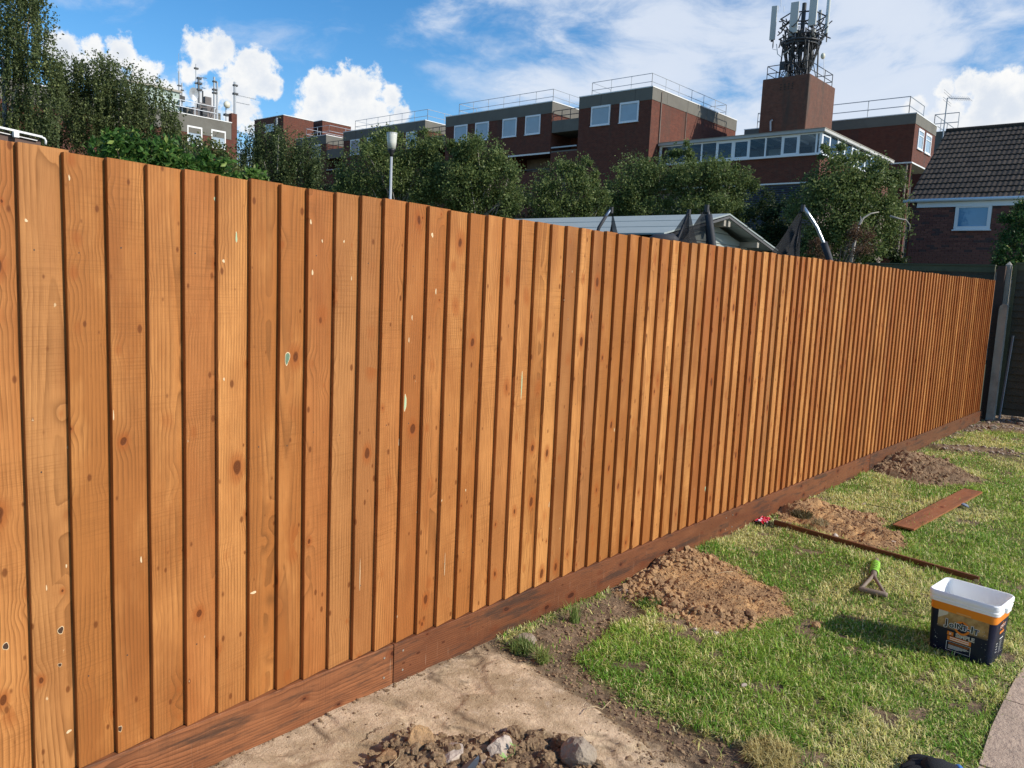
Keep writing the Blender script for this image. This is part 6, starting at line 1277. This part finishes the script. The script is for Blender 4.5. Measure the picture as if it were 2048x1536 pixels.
def bt(label, spec, n_, seed, Dd=30, **kw):
    cs = [cl(*s, Dd+kw.get('dz', 0)) for s in spec]; b = np.mean([c[0] for c in cs], axis=0); kw.pop('dz', None)
    return tree('birch_tree', b, cs, n_, kw.pop('size', .085), label, 'tree', BG, seed, **kw)
def bare_limb(root, pts, Dd, r0=.035):
    P_ = [at_d(x, y, Dd) for x, y in pts]; MB().tube(P_, [r0*(1-.75*k/(len(P_)-1)) for k in range(len(P_))], 6).build('limb', M_bark, root, smooth=True)
bt('bushy birch with its top behind the white lamp head', [(745, 345, 80, 62), (790, 300, 60, 45), (860, 300, 58, 40), (820, 370, 95, 60), (720, 400, 60, 50), (880, 370, 70, 60), (776, 268, 18, 20)], 33000, 101, 29)
bt('rounded birch right of the lamp post, its top just under the row of four windows', [(960, 320, 62, 52), (985, 370, 65, 60), (930, 380, 60, 60), (1010, 420, 50, 50), (930, 300, 38, 28)], 24000, 102, 28)
bt('small birch in front of the brick corner, left of the glazed wing', [(1130, 375, 62, 52), (1160, 345, 38, 32), (1100, 410, 55, 45), (1185, 400, 42, 45), (1150, 440, 60, 40)], 20000, 103, 29)
bt('wide birch below the left end of the glazed balcony, with one tall sprig', [(1265, 370, 60, 50), (1320, 355, 58, 45), (1290, 420, 80, 45), (1240, 400, 45, 40), (1365, 300, 24, 22), (1380, 330, 20, 30)], 25000, 104, 31)
bt('birch under the middle of the glazed balcony', [(1400, 370, 62, 50), (1450, 375, 62, 55), (1410, 430, 80, 45), (1490, 400, 40, 45), (1450, 340, 30, 25)], 24000, 105, 30)
rb_ = bt('tall full birch hiding the right end of the glazed wing, beside the brick house', [(1680, 372, 68, 55), (1715, 352, 58, 42), (1660, 420, 80, 70), (1740, 410, 72, 72), (1700, 480, 95, 62), (1664, 305, 26, 20), (1780, 385, 36, 45), (1640, 500, 50, 40)], 46000, 106, 24, size=.078, tr=.12)
bare_limb(rb_, [(1700, 540), (1708, 490), (1716, 455), (1727, 436), (1742, 427), (1758, 424)], 21.9, .05); bare_limb(rb_, [(1716, 455), (1722, 440), (1721, 432)], 21.9, .03); bare_limb(rb_, [(1780, 432), (1800, 438), (1812, 440), (1820, 450), (1819, 462)], 21.8, .03); bare_limb(rb_, [(1730, 472), (1748, 471)], 21.8, .018)
WC = ((.070, .098, .034), (.140, .172, .068))
def wt(name, label, spec, n_, seed, Dd, weep, **kw):
    cs = [cl(*s, Dd) for s in spec]; b = np.mean([c[0] for c in cs], axis=0)
    return tree(name, b, cs, n_, kw.pop('size', .06), label, 'tree', kw.pop('group', None), seed, weep=weep, **kw)
wt('weeping_birch_tree', 'tall weeping birch rising out of the top left corner of the photo', [(42, 40, 72, 90), (-60, 20, 90, 120), (60, 130, 75, 70), (-20, 180, 90, 80), (70, 220, 60, 50), (40, -60, 60, 60), (-90, 260, 120, 80)], 60000, 201, 19, .75, group='weeping birches at the left', col=WC, tr=.16)
wt('weeping_birch_tree', 'broad weeping birch sloping down to the aerial block, left of the laurel', [(150, 150, 52, 42), (190, 150, 55, 45), (240, 180, 72, 58), (295, 205, 60, 55), (335, 240, 36, 50), (120, 210, 60, 50), (180, 240, 70, 50), (250, 260, 60, 40), (70, 270, 60, 40), (210, 120, 22, 22), (330, 290, 30, 30)], 58000, 202, 22, .80, group='weeping birches at the left', col=WC, tr=.14)
wt('weeping_willow_tree', 'dense drooping grey green tree left of the lamp post, below the narrow flats block', [(515, 280, 42, 36), (560, 290, 56, 44), (605, 315, 50, 48), (540, 345, 60, 35), (625, 355, 24, 35), (490, 320, 28, 35)], 34000, 203, 24, .9, col=((.050, .080, .030), (.105, .140, .055)), size=.055)
tree('laurel_bush', at_z(330, 700), [cl(240, 312, 66, 46, 7.6), cl(320, 325, 70, 42, 7.8), cl(400, 348, 60, 40, 8.0), cl(300, 380, 110, 70, 7.8), cl(220, 370, 50, 60, 7.5)], 9500, .062, 'glossy broad leaved laurel bush just behind the fence, left of the centre', 'bush', None, 204, col=((.034, .088, .018), (.085, .185, .034)), tip=(.26, .34, .08), trunkmat=M_barkd, nsub=34, tr=.04, asp=.5, spread=.42, fold=True)
tree('twiggy_bush', at_z(440, 760), [cl(420, 318, 46, 38, 9.5), cl(370, 300, 42, 30, 10.0), cl(455, 345, 36, 30, 9.2), cl(400, 360, 60, 40, 9.5)], 8500, .036, 'thin twiggy olive bush rising behind the laurel below the far windows', 'bush', None, 205, col=((.07, .095, .03), (.13, .15, .05)), trunkmat=M_bark, nsub=26, tr=.035, spread=.40)
tree('low_shrub', at_z(520, 760), [cl(505, 362, 34, 20, 8.6), cl(470, 365, 30, 22, 8.8)], 1800, .05, 'low bright green shrub peeping over the fence below the drooping tree', 'bush', None, 206, col=((.07, .15, .025), (.14, .25, .05)), trunkmat=M_barkd, tr=.02, fold=True)
tree('garden_shrub', at_z(2040, 900), [cl(2060, 500, 62, 60, 16.5), cl(2040, 440, 36, 34, 16.5), cl(2085, 430, 50, 50, 16.5), cl(2020, 520, 34, 26, 16.3)], 13000, .055, 'green shrub against the brick house at the right edge of the photo', 'bush', None, 207, col=((.035, .085, .022), (.07, .14, .04)), tip=(.25, .26, .08), trunkmat=M_barkd, tr=.04)
tree('dark_hedge', at_z(1100, 700), [cl(1540, 440, 55, 60, 26), cl(1560, 500, 70, 50, 26), cl(1480, 480, 60, 45, 27), cl(1750, 520, 60, 30, 24.5), cl(1620, 520, 60, 40, 25)], 22000, .09, 'dark undergrowth between the cabin and the tall full birch', 'hedge', None, 208, col=((.018, .035, .012), (.04, .065, .022)), tip=(.08, .09, .03), trunkmat=M_barkd)
tree('dark_hedge', at_z(800, 700), [cl(700, 400, 60, 40, 33), cl(800, 410, 80, 40, 33), cl(1040, 410, 60, 40, 33), cl(640, 400, 60, 30, 30), cl(1210, 430, 70, 40, 34), cl(1350, 440, 80, 40, 34)], 26000, .10, 'dark hedge low behind the row of birches', 'hedge', None, 209, col=((.02, .038, .014), (.045, .07, .025)), tip=(.08, .10, .03), trunkmat=M_barkd)
tree('red_leaf_shrub', at_z(1690, 800), [cl(1725, 480, 30, 34, 21), cl(1640, 500, 26, 24, 21)], 3000, .05, 'reddish brown leaved shrub low in front of the tall full birch', 'bush', None, 210, col=((.09, .05, .03), (.15, .09, .05)), tip=(.20, .12, .07), trunkmat=M_barkd, tr=.03)
